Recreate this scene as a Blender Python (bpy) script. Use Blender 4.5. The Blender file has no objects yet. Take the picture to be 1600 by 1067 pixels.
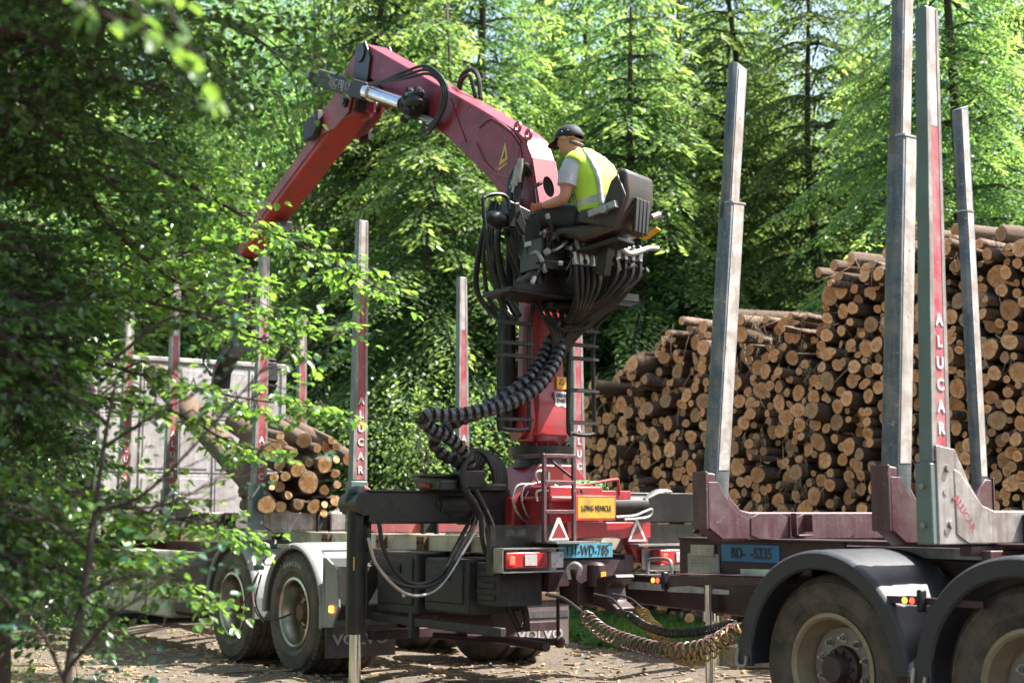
import bpy, math, random
import numpy as np
from mathutils import Vector, Matrix, Quaternion
random.seed(11); rng = np.random.default_rng(11)
scene = bpy.context.scene
COL = scene.collection
# ------------------------------------------------------------------ camera
PITCH = math.radians(6.93); CAMH = 1.38; F = 2222.0
cam_d = bpy.data.cameras.new('camera'); cam = bpy.data.objects.new('camera', cam_d); COL.objects.link(cam)
cam.location = (0, 0, CAMH); cam.rotation_euler = (math.pi/2 + PITCH, 0, 0)
cam_d.sensor_width = 36.0; cam_d.lens = 36.0*F/1600.0; cam_d.clip_end = 600
cam_d.dof.use_dof = True; cam_d.dof.focus_distance = 10.2; cam_d.dof.aperture_fstop = 2.0
scene.camera = cam
# ------------------------------------------------------------------ world, sun
SUN = Vector((0.56, 0.10, 0.82)).normalized()
w = bpy.data.worlds.new('World'); scene.world = w; w.use_nodes = True
nt = w.node_tree; bg = nt.nodes['Background']
sky = nt.nodes.new('ShaderNodeTexSky'); sky.sky_type = 'NISHITA'; sky.sun_disc = False
sky.sun_elevation = math.asin(SUN.z); sky.sun_rotation = math.atan2(SUN.x, SUN.y)
sky.air_density = 1.4; sky.dust_density = 3.0; sky.ozone_density = 1.0
nt.links.new(sky.outputs[0], bg.inputs[0]); bg.inputs[1].default_value = 0.085
sd = bpy.data.lights.new('sun', 'SUN'); sd.energy = 5.0; sd.angle = math.radians(0.53); sd.color = (1.0, 0.965, 0.90)
so = bpy.data.objects.new('sun', sd); COL.objects.link(so)
so.rotation_mode = 'QUATERNION'; so.rotation_quaternion = SUN.to_track_quat('Z', 'Y'); so.location = (0, 0, 40)
scene.view_settings.view_transform = 'Standard'; scene.view_settings.look = 'None'
scene.view_settings.exposure = 2.0; scene.view_settings.gamma = 1.0; scene.view_settings.use_curve_mapping = False
scene.render.engine = 'CYCLES'
scene.cycles.max_bounces = 8; scene.cycles.transparent_max_bounces = 6; scene.cycles.diffuse_bounces = 4
scene.cycles.glossy_bounces = 2; scene.cycles.transmission_bounces = 6
# ------------------------------------------------------------------ frames: a ray through a pixel of the 1600x1067 photo meets a real plane
_c, _s = math.cos(PITCH), math.sin(PITCH)
def ray(px, py):
    x = (px-800)/F; y = -(py-533.5)/F
    return (x, _c - _s*y, _s + _c*y)
def at(px, py, Y):
    r = ray(px, py); t = Y/r[1]; return Vector((r[0]*t, Y, CAMH + r[2]*t))
def proj(p):
    x, y, z = p[0], p[1], p[2]-CAMH; D = _c*y + _s*z; v = -_s*y + _c*z
    return 800+F*x/D, 533.5-F*v/D
ANG = math.radians(-56.0)
class Fr:
    def __init__(s, o, a=ANG):
        s.o = o; s.a = a; s.X = (math.cos(a), math.sin(a)); s.Y = (-math.sin(a), math.cos(a))
    def w(s, X, Y, Z): return Vector((s.o[0]+X*s.X[0]+Y*s.Y[0], s.o[1]+X*s.X[1]+Y*s.Y[1], Z))
    def loc(s, p):
        d = (p[0]-s.o[0], p[1]-s.o[1]); return Vector((d[0]*s.X[0]+d[1]*s.X[1], d[0]*s.Y[0]+d[1]*s.Y[1], p[2]))
    def yp(s, px, py, Y):
        r = ray(px, py); n = s.Y; t = (Y+s.o[0]*n[0]+s.o[1]*n[1])/(r[0]*n[0]+r[1]*n[1])
        return s.loc((r[0]*t, r[1]*t, CAMH+r[2]*t))
    def xp(s, px, py, X):
        r = ray(px, py); n = s.X; t = (X+s.o[0]*n[0]+s.o[1]*n[1])/(r[0]*n[0]+r[1]*n[1])
        return s.loc((r[0]*t, r[1]*t, CAMH+r[2]*t))
T = Fr((-1.91, 12.66)); R = Fr((1.783, 8.087))
# ------------------------------------------------------------------ objects
ORG = {}; FRM = {}
def tag(o, label=None, cat=None, group=None, kind=None):
    if label: o['label'] = label
    if cat: o['category'] = cat
    if group: o['group'] = group
    if kind: o['kind'] = kind
    return o
def thing(name, label, cat, frame=None, org=(0, 0, 0), group=None):
    o = bpy.data.objects.new(name, None); o.empty_display_size = .2; COL.objects.link(o)
    if frame: o.location = frame.w(*org); o.rotation_euler = (0, 0, frame.a)
    else: o.location = org
    ORG[o.name] = Vector(org); FRM[o.name] = frame
    return tag(o, label, cat, group)
def link(name, me, parent=None, org=None, frame=None):
    o = bpy.data.objects.new(name, me); COL.objects.link(o)
    org = Vector(org) if org is not None else (ORG[parent.name] if parent else Vector((0, 0, 0)))
    ORG[o.name] = org
    if parent:
        o.parent = parent; o.location = org - ORG[parent.name]
    elif frame:
        o.location = frame.w(*org); o.rotation_euler = (0, 0, frame.a)
    else: o.location = org
    return o
def clone(o, parent, dloc=(0, 0, 0), rot=None, deep=True):
    c = o.copy(); COL.objects.link(c); c.parent = parent
    c.location = Vector(o.location) + Vector(dloc); ORG[c.name] = ORG[o.name] + Vector(dloc)
    if deep:
        for ch in list(o.children):
            d = clone(ch, c)
    return c
class MB:
    def __init__(s): s.v = []; s.f = []; s.g = []
    def add(s, vs, fs):
        n = len(s.v); s.g.append((n, len(s.f))); s.v += [tuple(p) for p in vs]; s.f += [tuple(i+n for i in f) for f in fs]; return s
    def each(s, name, mat, parent, **k):
        """every shape added becomes an object of its own"""
        out = []; G = s.g+[(len(s.v), len(s.f))]
        for (a, b), (c, d) in zip(G, G[1:]):
            m = MB(); m.v = s.v[a:c]; m.f = [tuple(i-a for i in f) for f in s.f[b:d]]; out.append(m.build(name, mat, parent, **k))
        return out
    def box(s, c, sz, M=None):
        c = Vector(c); h = Vector(sz)/2; vs = []
        for x in (-1, 1):
            for y in (-1, 1):
                for z in (-1, 1):
                    p = Vector((x*h.x, y*h.y, z*h.z)); p = M @ p if M else p; vs.append(c+p)
        return s.add(vs, [(0, 1, 3, 2), (4, 6, 7, 5), (0, 4, 5, 1), (2, 3, 7, 6), (0, 2, 6, 4), (1, 5, 7, 3)])
    def bb(s, a, b):
        a = Vector(a); b = Vector(b); return s.box((a+b)/2, [abs(q) for q in (b-a)])
    def beam(s, p, q, w, h, up=(0, 0, 1), w2=None, h2=None):
        p = Vector(p); q = Vector(q); d = (q-p).normalized(); u = Vector(up)
        r = d.cross(u).normalized(); u = r.cross(d).normalized(); vs = []
        for e, (ww, hh) in ((p, (w, h)), (q, (w2 or w, h2 or h))):
            for a, b in ((-1, -1), (1, -1), (1, 1), (-1, 1)): vs.append(e + r*a*ww/2 + u*b*hh/2)
        return s.add(vs, [(3, 2, 1, 0), (4, 5, 6, 7), (0, 1, 5, 4), (1, 2, 6, 5), (2, 3, 7, 6), (3, 0, 4, 7)])
    def tube(s, pts, r, n=8, caps=True, flat=1.0):
        pts = [Vector(p) for p in pts]; m = len(pts)
        rr = r if isinstance(r, (list, tuple)) else [r]*m
        t0 = (pts[1]-pts[0]).normalized()
        a = Vector((0, 0, 1)) if abs(t0.z) < .9 else Vector((1, 0, 0))
        u = t0.cross(a).normalized(); vs = []
        for i, p in enumerate(pts):
            t = (pts[min(i+1, m-1)] - pts[max(i-1, 0)]).normalized()
            u = (u - t*u.dot(t)).normalized(); v = t.cross(u)
            for k in range(n):
                g = 2*math.pi*k/n; vs.append(p + (u*math.cos(g) + v*math.sin(g)*flat)*rr[i])
        fs = [(i*n+k, i*n+(k+1) % n, (i+1)*n+(k+1) % n, (i+1)*n+k) for i in range(m-1) for k in range(n)]
        if caps: fs += [tuple(range(n))[::-1], tuple((m-1)*n+k for k in range(n))]
        return s.add(vs, fs)
    def cyl(s, p, q, r, r2=None, n=16): return s.tube([p, q], [r, r if r2 is None else r2], n)
    def prism(s, poly, a, b, axis='Y'):
        def mk(p, t): return {'Y': (p[0], t, p[1]), 'X': (t, p[0], p[1]), 'Z': (p[0], p[1], t)}[axis]
        n = len(poly); vs = [mk(p, a) for p in poly] + [mk(p, b) for p in poly]
        return s.add(vs, [tuple(range(n))[::-1], tuple(range(n, 2*n))] + [(i, (i+1) % n, n+(i+1) % n, n+i) for i in range(n)])
    def lathe(s, prof, c, axis='Y', n=32, a0=0, a1=2*math.pi, closed=False):
        full = abs(a1-a0-2*math.pi) < 1e-6; m = n if full else n+1; vs = []; c = Vector(c)
        for i in range(m):
            g = a0+(a1-a0)*i/n
            for r, h in prof:
                x, z = r*math.cos(g), r*math.sin(g)
                vs.append(c + Vector({'Y': (x, h, z), 'X': (h, x, z), 'Z': (x, z, h)}[axis]))
        k = len(prof); fs = []
        for i in range(n):
            j = (i+1) % m
            for q in range(k if closed else k-1):
                q2 = (q+1) % k; fs.append((i*k+q, i*k+q2, j*k+q2, j*k+q))
        return s.add(vs, fs)
    def ball(s, c, r, n=12, sc=(1, 1, 1)):
        c = Vector(c); vs = []; fs = []; m = n//2
        for i in range(m+1):
            a = math.pi*i/m
            for k in range(n):
                g = 2*math.pi*k/n; vs.append(c+Vector((r*sc[0]*math.sin(a)*math.cos(g), r*sc[1]*math.sin(a)*math.sin(g), r*sc[2]*math.cos(a))))
        for i in range(m):
            for k in range(n): fs.append((i*n+k, (i+1)*n+k, (i+1)*n+(k+1) % n, i*n+(k+1) % n))
        return s.add(vs, fs)
    def build(s, name, mat, parent=None, org=None, bevel=0, smooth=35, frame=None, kind=None):
        if org is None and parent is None: org = (0, 0, 0)
        o_ = Vector(org) if org is not None else ORG[parent.name]
        me = bpy.data.meshes.new(name)
        me.from_pydata([tuple(Vector(p)-o_) for p in s.v], [], s.f); me.materials.append(mat)
        me.polygons.foreach_set('use_smooth', [True]*len(me.polygons))
        me.set_sharp_from_angle(angle=math.radians(smooth)); me.update()
        o = link(name, me, parent, o_, frame)
        if bevel:
            b = o.modifiers.new('bevel', 'BEVEL'); b.width = bevel; b.segments = 2; b.limit_method = 'ANGLE'; b.angle_limit = math.radians(35); b.harden_normals = False
        if kind: o['kind'] = kind
        return o
def smoothpath(pts, k=6):
    P = [Vector(p) for p in pts]; P = [P[0]*2-P[1]] + P + [P[-1]*2-P[-2]]; out = []
    for i in range(1, len(P)-2):
        a, b, c, d = P[i-1:i+3]
        for j in range(k):
            t = j/k; out.append(.5*((2*b) + (c-a)*t + (2*a-5*b+4*c-d)*t*t + (3*b-a-3*c+d)*t**3))
    out.append(P[-2]); return out
def np_mesh(name, V, Fq, mat, attr=None, uv=None, smooth=False):
    me = bpy.data.meshes.new(name); V = np.asarray(V, np.float32); Fq = np.asarray(Fq, np.int32); k = Fq.shape[1]
    me.vertices.add(len(V)); me.vertices.foreach_set('co', V.ravel())
    me.loops.add(Fq.size); me.loops.foreach_set('vertex_index', Fq.ravel())
    me.polygons.add(len(Fq)); me.polygons.foreach_set('loop_start', np.arange(0, Fq.size, k, dtype=np.int32))
    if smooth: me.polygons.foreach_set('use_smooth', np.ones(len(Fq), bool))
    if attr is not None:
        a = me.attributes.new('v', 'FLOAT', 'POINT'); a.data.foreach_set('value', np.asarray(attr, np.float32))
    me.materials.append(mat); me.update(calc_edges=True); me.validate(); return me
# ------------------------------------------------------------------ lettering: real thin meshes made from the built-in font
def text(s, size, mat, parent, org, right, up, name='lettering', depth=.002, spacing=1.0, xs=1.0, align='CENTER', bold=.0, ls=1.0):
    """org in the parent's frame coordinates; right / up are unit directions in that frame"""
    cu = bpy.data.curves.new(name, 'FONT'); cu.body = s; cu.size = size; cu.extrude = depth; cu.align_x = align; cu.align_y = 'CENTER'
    cu.space_character = spacing; cu.offset = bold; cu.resolution_u = 3; cu.space_line = ls
    t = bpy.data.objects.new('tmp', cu); COL.objects.link(t); bpy.context.view_layer.update()
    me = bpy.data.meshes.new_from_object(t.evaluated_get(bpy.context.evaluated_depsgraph_get()))
    bpy.data.objects.remove(t); me.materials.clear(); me.materials.append(mat)
    r = Vector(right).normalized(); u = Vector(up).normalized(); n = r.cross(u)
    M = Matrix(((r.x*xs, u.x, n.x), (r.y*xs, u.y, n.y), (r.z*xs, u.z, n.z))).to_4x4()
    me.transform(M); me.name = name
    return link(name, me, parent, org)
# ------------------------------------------------------------------ materials (procedural)
def newmat(name):
    m = bpy.data.materials.new(name); m.use_nodes = True; n = m.node_tree.nodes; l = m.node_tree.links
    return m, n, l, n['Principled BSDF']
def coord(n, l, scale=(1, 1, 1), kind='Object', obj_rand=True):
    tc = n.new('ShaderNodeTexCoord'); mp = n.new('ShaderNodeMapping'); mp.inputs['Scale'].default_value = scale
    l.new(tc.outputs[kind], mp.inputs[0])
    if obj_rand:
        oi = n.new('ShaderNodeObjectInfo'); mu = n.new('ShaderNodeMath'); mu.operation = 'MULTIPLY'; mu.inputs[1].default_value = 37.0
        l.new(oi.outputs['Random'], mu.inputs[0]); cb = n.new('ShaderNodeCombineXYZ')
        for i in range(3): l.new(mu.outputs[0], cb.inputs[i])
        l.new(cb.outputs[0], mp.inputs['Location'])
    return mp.outputs[0]
def noise(n, l, vec, scale, detail=4, rough=.55, dist=0):
    t = n.new('ShaderNodeTexNoise'); t.inputs['Scale'].default_value = scale; t.inputs['Detail'].default_value = detail
    t.inputs['Roughness'].default_value = rough; t.inputs['Distortion'].default_value = dist; l.new(vec, t.inputs['Vector']); return t.outputs[0]
def ramp(n, l, fac, stops):
    r = n.new('ShaderNodeValToRGB'); e = r.color_ramp.elements
    while len(e) < len(stops): e.new(.5)
    for i, (p, c) in enumerate(stops): e[i].position = p; e[i].color = (*c, 1) if len(c) == 3 else c
    l.new(fac, r.inputs[0]); return r.outputs[0]
def mix(n, l, fac, a, b, mode='MIX'):
    m = n.new('ShaderNodeMix'); m.data_type = 'RGBA'; m.blend_type = mode
    for sock, val in ((m.inputs[0], fac), (m.inputs[6], a), (m.inputs[7], b)):
        if isinstance(val, (int, float)): sock.default_value = val
        elif isinstance(val, tuple): sock.default_value = (*val, 1) if len(val) == 3 else val
        else: l.new(val, sock)
    return m.outputs[2]
G0 = (0, 0, 0); G1 = (1, 1, 1)
def bump(n, l, p, h, strength=.3, dist=.01):
    b = n.new('ShaderNodeBump'); b.inputs['Strength'].default_value = strength; b.inputs['Distance'].default_value = dist
    l.new(h, b.inputs['Height']); l.new(b.outputs[0], p.inputs['Normal'])
def paint(name, col, rough=.45, metal=0.0, dirt=(.10, .085, .07), amt=.5, scale=5.0, lo=.42, hi=.68, streak=True, bmp=.15, chip=None, spec=.5, coat=0):
    m, n, l, p = newmat(name); v = coord(n, l)
    big = noise(n, l, v, scale, 6, .65, .3); fac = ramp(n, l, big, [(lo, G0), (hi, G1)])
    c = mix(n, l, fac, col, tuple(a*.35+b*.65 for a, b in zip(col, dirt)))
    if streak:
        vs = coord(n, l, (14, 14, 1.2)); st = noise(n, l, vs, 2.0, 4, .6); sf = ramp(n, l, st, [(.48, G0), (.75, (amt, amt, amt))])
        c = mix(n, l, sf, c, dirt)
    fine = noise(n, l, v, scale*14, 3, .6)
    c = mix(n, l, ramp(n, l, fine, [(.55, G0), (.72, (amt*.5,)*3)]), c, tuple(min(1, a*1.6+.02) for a in dirt))
    if chip:
        ch = noise(n, l, v, scale*3.1, 8, .7); c = mix(n, l, ramp(n, l, ch, [(.63, G0), (.66, G1)]), c, chip)
    l.new(c, p.inputs['Base Color'])
    rr = n.new('ShaderNodeMapRange'); rr.inputs[3].default_value = max(.05, rough-.15); rr.inputs[4].default_value = min(1, rough+.25)
    l.new(big, rr.inputs[0]); l.new(rr.outputs[0], p.inputs['Roughness'])
    p.inputs['Metallic'].default_value = metal; p.inputs['Specular IOR Level'].default_value = spec
    if coat: p.inputs['Coat Weight'].default_value = coat; p.inputs['Coat Roughness'].default_value = .15
    bump(n, l, p, noise(n, l, v, scale*9, 4, .6), bmp, .004)
    return m
def emit(name, col, e):
    m, n, l, p = newmat(name); p.inputs['Base Color'].default_value = (*col, 1); p.inputs['Emission Color'].default_value = (*col, 1); p.inputs['Emission Strength'].default_value = e
    return m
M = {}
M['red'] = paint('crane red paint', (.33, .014, .020), .38, dirt=(.06, .04, .035), amt=.45, lo=.46, hi=.74, chip=(.05, .03, .03), coat=.3)
M['boomred'] = paint('boom red paint', (.25, .012, .030), .42, spec=.35, dirt=(.05, .03, .03), amt=.7, lo=.46, hi=.72, chip=(.36, .16, .17), coat=.10)
M['orange'] = paint('jib faded orange red paint', (.44, .045, .038), .5, amt=.4, lo=.45, hi=.75, spec=.3, chip=(.09, .05, .045))
M['pinkred'] = paint('faded pink red paint', (.36, .075, .085), .5, amt=.4, chip=(.3, .22, .2))
M['maroon'] = paint('maroon steel paint', (.062, .018, .025), .42, dirt=(.13, .10, .095), amt=.35, lo=.45, hi=.8, chip=(.15, .11, .11))
M['maroondark'] = paint('dark maroon chassis paint', (.032, .009, .014), .45, dirt=(.06, .045, .04), amt=.3, lo=.5)
M['black'] = paint('black machine paint', (.008, .008, .009), .38, dirt=(.035, .030, .026), amt=.2, lo=.5, hi=.8, spec=.35)
M['greasy'] = paint('greasy black metal', (.007, .007, .007), .28, dirt=(.025, .021, .018), amt=.2, scale=9, bmp=.6, spec=.4)
M['darkplastic'] = paint('dark grey plastic', (.018, .019, .021), .5, dirt=(.06, .05, .04), amt=.3, spec=.35)
M['fender'] = paint('grey plastic fender', (.20, .205, .205), .34, dirt=(.14, .12, .10), amt=.3, lo=.5, hi=.85)
M['fenderblack'] = paint('black plastic fender', (.022, .024, .030), .50, dirt=(.05, .047, .045), amt=.22, lo=.5, hi=.85)
M['hose'] = paint('black rubber hose', (.010, .010, .010), .42, dirt=(.045, .038, .032), amt=.2, bmp=.1, spec=.35)
M['wrap'] = paint('grey spiral hose guard', (.050, .054, .066), .34, dirt=(.07, .065, .06), amt=.25, bmp=.1)
M['rubber'] = paint('tyre rubber', (.020, .019, .018), .66, dirt=(.14, .105, .075), amt=.6, scale=6, lo=.32, hi=.60, streak=False, bmp=.3)
M['alloy'] = paint('polished alloy rim', (.48, .43, .36), .28, 1.0, dirt=(.20, .15, .10), amt=.3, lo=.45, hi=.8, streak=False)
M['rimgrey'] = paint('grey painted wheel disc', (.22, .21, .19), .45, .3, dirt=(.15, .11, .08), amt=.4, streak=False)
M['rimcream'] = paint('dusty cream wheel disc', (.46, .38, .27), .5, .1, dirt=(.22, .16, .11), amt=.4, streak=False)
M['rimtan'] = paint('dusty tan rim', (.30, .23, .15), .5, .2, dirt=(.16, .11, .07), amt=.4, streak=False)
M['steel'] = paint('worn bare steel', (.42, .41, .40), .38, .85, dirt=(.16, .13, .11), amt=.4)
M['chrome'] = paint('chromed rod', (.75, .75, .76), .10, 1.0, dirt=(.4, .4, .4), amt=.1, streak=False, bmp=.02)
M['stake'] = paint('weathered steel stake', (.070, .100, .122), .48, .10, spec=.35, dirt=(.26, .24, .22), amt=.55, scale=5, lo=.44, hi=.66, chip=(.32, .31, .30))
M['stakeback'] = paint('scuffed and bark stained stake side in sunlit tone', (.50, .47, .44), .5, .15, dirt=(.20, .14, .11), amt=.6, scale=6, lo=.40, hi=.60, chip=(.40, .13, .10))  # bright sun on the +X side is put into this paler tone
M['alu'] = paint('dull grey green aluminium', (.13, .185, .185), .42, .3, dirt=(.12, .13, .10), amt=.3, scale=4)
M['aluwhite'] = paint('scuffed aluminium', (.38, .36, .34), .45, .4, dirt=(.13, .09, .075), amt=.8, scale=6, lo=.36, hi=.6, chip=(.22, .16, .13))
M['whitedirty'] = paint('dirty white headboard', (.42, .40, .40), .55, 0, dirt=(.17, .13, .12), amt=.6, scale=3, chip=(.16, .12, .12))
M['cream'] = paint('cream truck body paint', (.55, .50, .38), .4, 0, amt=.35)
M['stickred'] = paint('red sticker strip', (.34, .022, .042), .5, 0, dirt=(.30, .22, .21), amt=.55, scale=9, chip=(.36, .30, .29))
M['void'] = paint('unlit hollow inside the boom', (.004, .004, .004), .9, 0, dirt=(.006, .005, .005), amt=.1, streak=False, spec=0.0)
M['hair'] = paint('short grey hair', (.10, .085, .075), .9, 0, amt=.2, streak=False)
M['worn'] = paint('brown scuffed seat band', (.060, .040, .028), .6, 0, dirt=(.02, .016, .013), amt=.6, streak=False, chip=(.12, .09, .07))
M['white'] = paint('white lettering', (.66, .64, .62), .5, 0, dirt=(.4, .36, .32), amt=.25, streak=False)
M['blackink'] = paint('black ink', (.015, .015, .018), .5, 0, amt=.1, streak=False)
M['greytext'] = paint('pale grey moulded letters', (.42, .38, .37), .6, 0, amt=.3, streak=False)
M['yellow'] = paint('yellow sign', (.70, .36, .025), .4, 0, amt=.15, streak=False)
M['signred'] = paint('red orange reflective border', (.72, .06, .03), .35, 0, amt=.1, streak=False)
M['plateblue'] = paint('blue number plate', (.045, .30, .42), .4, 0, dirt=(.10, .13, .14), amt=.35)
M['plateblue2'] = paint('deep blue number plate', (.02, .16, .36), .35, 0, dirt=(.04, .09, .14), amt=.3)
M['platecream'] = paint('cream data plate', (.42, .40, .33), .5, 0, amt=.5)
M['tape'] = paint('silver reflective tape', (.50, .52, .52), .35, .1, amt=.35)
M['lampred'] = paint('red lamp lens', (.42, .012, .018), .2, 0, amt=.25, streak=False, coat=.6)
M['lampwhite'] = paint('clear lamp lens', (.50, .46, .45), .25, 0, amt=.25, streak=False, coat=.4)
M['reflred'] = paint('dark red reflector', (.26, .010, .020), .25, 0, amt=.1, streak=False)
M['glowred'] = emit('lit red lamp', (1, .03, .015), 2.2)
M['gloworange'] = emit('lit orange marker', (1, .30, .03), 1.6)
M['flap'] = paint('rubber mudflap', (.045, .043, .045), .6, 0, dirt=(.16, .12, .11), amt=.45)
M['flapbrown'] = paint('dusty mudflap', (.10, .075, .075), .6, 0, dirt=(.17, .13, .12), amt=.45)
M['rust'] = paint('rusty iron', (.16, .085, .045), .65, .3, dirt=(.07, .04, .03), amt=.5, scale=20)
M['hoseR'] = paint('faded red air coil', (.13, .045, .045), .4, 0, amt=.4)
M['hoseY'] = paint('dull yellow air coil', (.50, .27, .05), .4, 0, amt=.4)
M['strapgreen'] = paint('green rope net', (.04, .30, .07), .7, 0, amt=.3, scale=20, streak=False, bmp=.8)
M['skin'] = paint('sunburnt skin', (.52, .25, .18), .5, 0, dirt=(.40, .17, .11), amt=.15, streak=False, bmp=.05)
M['tee'] = paint('grey white tee shirt', (.45, .46, .50), .85, 0, dirt=(.30, .31, .36), amt=.25, streak=False, bmp=.4)
M['vest'] = paint('yellow green safety vest', (.46, .72, .06), .7, 0, dirt=(.34, .52, .05), amt=.15, streak=False, bmp=.4)
M['vesttape'] = paint('silver vest tape', (.50, .52, .50), .4, .1, amt=.1, streak=False)
M['trouser'] = paint('black work trousers', (.016, .017, .020), .8, 0, dirt=(.04, .04, .04), amt=.2, streak=False, bmp=.4)
M['cap'] = paint('navy cap', (.010, .012, .022), .75, 0, dirt=(.03, .03, .03), amt=.1, streak=False)
M['glove'] = paint('orange brown glove', (.48, .14, .06), .7, 0, amt=.2, streak=False)
M['boot'] = paint('grey rubber boot', (.06, .06, .065), .55, 0, amt=.3, streak=False)
M['seat'] = paint('worn black seat shell', (.022, .019, .018), .35, 0, dirt=(.08, .05, .035), amt=.4, lo=.4)
# wood
def bark_mat(name, c1, c2, c3, sc=1.0):
    m, n, l, p = newmat(name); v = coord(n, l, (9*sc, 9*sc, 2.2*sc)); a = noise(n, l, v, 3, 7, .7, .6)
    c = ramp(n, l, a, [(.30, c1), (.52, c2), (.72, c3)]); l.new(c, p.inputs['Base Color']); p.inputs['Roughness'].default_value = .9
    bump(n, l, p, a, .9, .02); return m
M['bark'] = bark_mat('conifer bark', (.045, .030, .022), (.14, .09, .058), (.30, .21, .14))
M['trunk'] = bark_mat('forest trunk bark', (.020, .016, .012), (.05, .038, .028), (.10, .085, .065), .6)
M['twig'] = bark_mat('thin branch bark', (.022, .016, .012), (.045, .030, .022), (.08, .055, .04), 2)
def endgrain(name, light, mid, dark):
    m, n, l, p = newmat(name); uv = n.new('ShaderNodeUVMap'); at_ = n.new('ShaderNodeAttribute'); at_.attribute_name = 'v'
    oi = n.new('ShaderNodeObjectInfo'); ad = n.new('ShaderNodeMath'); ad.operation = 'ADD'; l.new(oi.outputs['Random'], ad.inputs[0]); l.new(at_.outputs['Fac'], ad.inputs[1])
    fr = n.new('ShaderNodeMath'); fr.operation = 'FRACT'; l.new(ad.outputs[0], fr.inputs[0]); rnd = fr.outputs[0]
    sp = n.new('ShaderNodeVectorMath'); sp.operation = 'LENGTH'; l.new(uv.outputs[0], sp.inputs[0]); rad = sp.outputs['Value']
    nz = n.new('ShaderNodeTexNoise'); nz.inputs['Scale'].default_value = 2.2; nz.inputs['Detail'].default_value = 5
    nz.noise_dimensions = '4D'; l.new(uv.outputs[0], nz.inputs['Vector']); w4 = n.new('ShaderNodeMath'); w4.operation = 'MULTIPLY'; w4.inputs[1].default_value = 60; l.new(rnd, w4.inputs[0]); l.new(w4.outputs[0], nz.inputs['W'])
    rd = n.new('ShaderNodeMath'); rd.operation = 'MULTIPLY_ADD'; rd.inputs[1].default_value = .25; l.new(nz.outputs[0], rd.inputs[0]); l.new(rad, rd.inputs[2])
    wv = n.new('ShaderNodeMath'); wv.operation = 'MULTIPLY'; wv.inputs[1].default_value = 52; l.new(rd.outputs[0], wv.inputs[0]); si = n.new('ShaderNodeMath'); si.operation = 'SINE'; l.new(wv.outputs[0], si.inputs[0])
    ring = n.new('ShaderNodeMapRange'); ring.inputs[1].default_value = -1; ring.inputs[3].default_value = .0; ring.inputs[4].default_value = .28; l.new(si.outputs[0], ring.inputs[0])
    base = ramp(n, l, rd.outputs[0], [(.10, mid), (.55, mid), (.72, light), (1.0, light)])
    tone = ramp(n, l, rnd, [(0, (.62, .52, .44)), (.2, (1, .90, .80)), (.45, (1.15, 1.02, .88)), (.62, (.92, .74, .58)), (.78, (1.05, .98, .90)), (.84, (.62, .62, .60)), (1, (.46, .47, .46))])
    c = mix(n, l, 1.0, base, tone, 'MULTIPLY'); c = mix(n, l, ring.outputs[0], c, dark)
    gr = n.new('ShaderNodeTexGradient'); gr.gradient_type = 'RADIAL'; l.new(uv.outputs[0], gr.inputs[0]); am = n.new('ShaderNodeMath'); am.operation = 'MULTIPLY_ADD'; am.inputs[1].default_value = 9.0; l.new(gr.outputs[1], am.inputs[0]); l.new(w4.outputs[0], am.inputs[2])
    cn = n.new('ShaderNodeTexNoise'); cn.noise_dimensions = '1D'; cn.inputs['Scale'].default_value = 1.6; cn.inputs['Detail'].default_value = 3; l.new(am.outputs[0], cn.inputs['W'])
    ck = ramp(n, l, cn.outputs[0], [(.60, G0), (.655, (.8,)*3), (.69, G0)]); c = mix(n, l, ck, c, tuple(x*.3 for x in dark))
    st = ramp(n, l, nz.outputs[0], [(.52, G0), (.72, (.75,)*3)]); c = mix(n, l, st, c, tuple(x*.55 for x in dark))
    l.new(c, p.inputs['Base Color']); p.inputs['Roughness'].default_value = .8
    bump(n, l, p, nz.outputs[0], .35, .01); return m
M['end'] = endgrain('sawn log end', (.82, .54, .29), (.74, .40, .18), (.38, .18, .08))
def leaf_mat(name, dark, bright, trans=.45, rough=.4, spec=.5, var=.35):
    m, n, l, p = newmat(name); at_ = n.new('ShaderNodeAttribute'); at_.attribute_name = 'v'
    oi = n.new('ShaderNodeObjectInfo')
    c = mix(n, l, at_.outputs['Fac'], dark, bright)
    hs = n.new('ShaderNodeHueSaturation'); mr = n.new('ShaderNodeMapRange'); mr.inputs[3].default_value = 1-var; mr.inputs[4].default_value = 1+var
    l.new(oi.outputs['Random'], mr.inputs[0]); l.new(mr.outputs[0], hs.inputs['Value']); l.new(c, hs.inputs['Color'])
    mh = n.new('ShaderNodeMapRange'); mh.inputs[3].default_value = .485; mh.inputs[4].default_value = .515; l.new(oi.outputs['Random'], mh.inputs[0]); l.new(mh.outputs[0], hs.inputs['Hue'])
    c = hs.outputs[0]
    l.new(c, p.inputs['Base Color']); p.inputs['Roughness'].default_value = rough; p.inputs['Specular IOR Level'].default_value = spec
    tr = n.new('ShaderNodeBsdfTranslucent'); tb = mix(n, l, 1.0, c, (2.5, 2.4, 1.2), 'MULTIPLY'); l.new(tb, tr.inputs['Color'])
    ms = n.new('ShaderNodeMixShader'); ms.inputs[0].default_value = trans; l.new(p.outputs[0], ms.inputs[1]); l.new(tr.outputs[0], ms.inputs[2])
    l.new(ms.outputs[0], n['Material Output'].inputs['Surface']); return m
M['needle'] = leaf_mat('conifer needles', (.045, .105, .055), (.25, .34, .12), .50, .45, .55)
M['leaf'] = leaf_mat('hazel leaves', (.030, .080, .030), (.14, .25, .055), .5, .28, .8, .2)
M['leafdark'] = leaf_mat('dark beech leaves', (.018, .058, .028), (.080, .165, .055), .42, .26, .8, .1)
M['leafbg'] = leaf_mat('forest leaves', (.070, .145, .070), (.21, .31, .12), .52, .38, .7)
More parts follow.
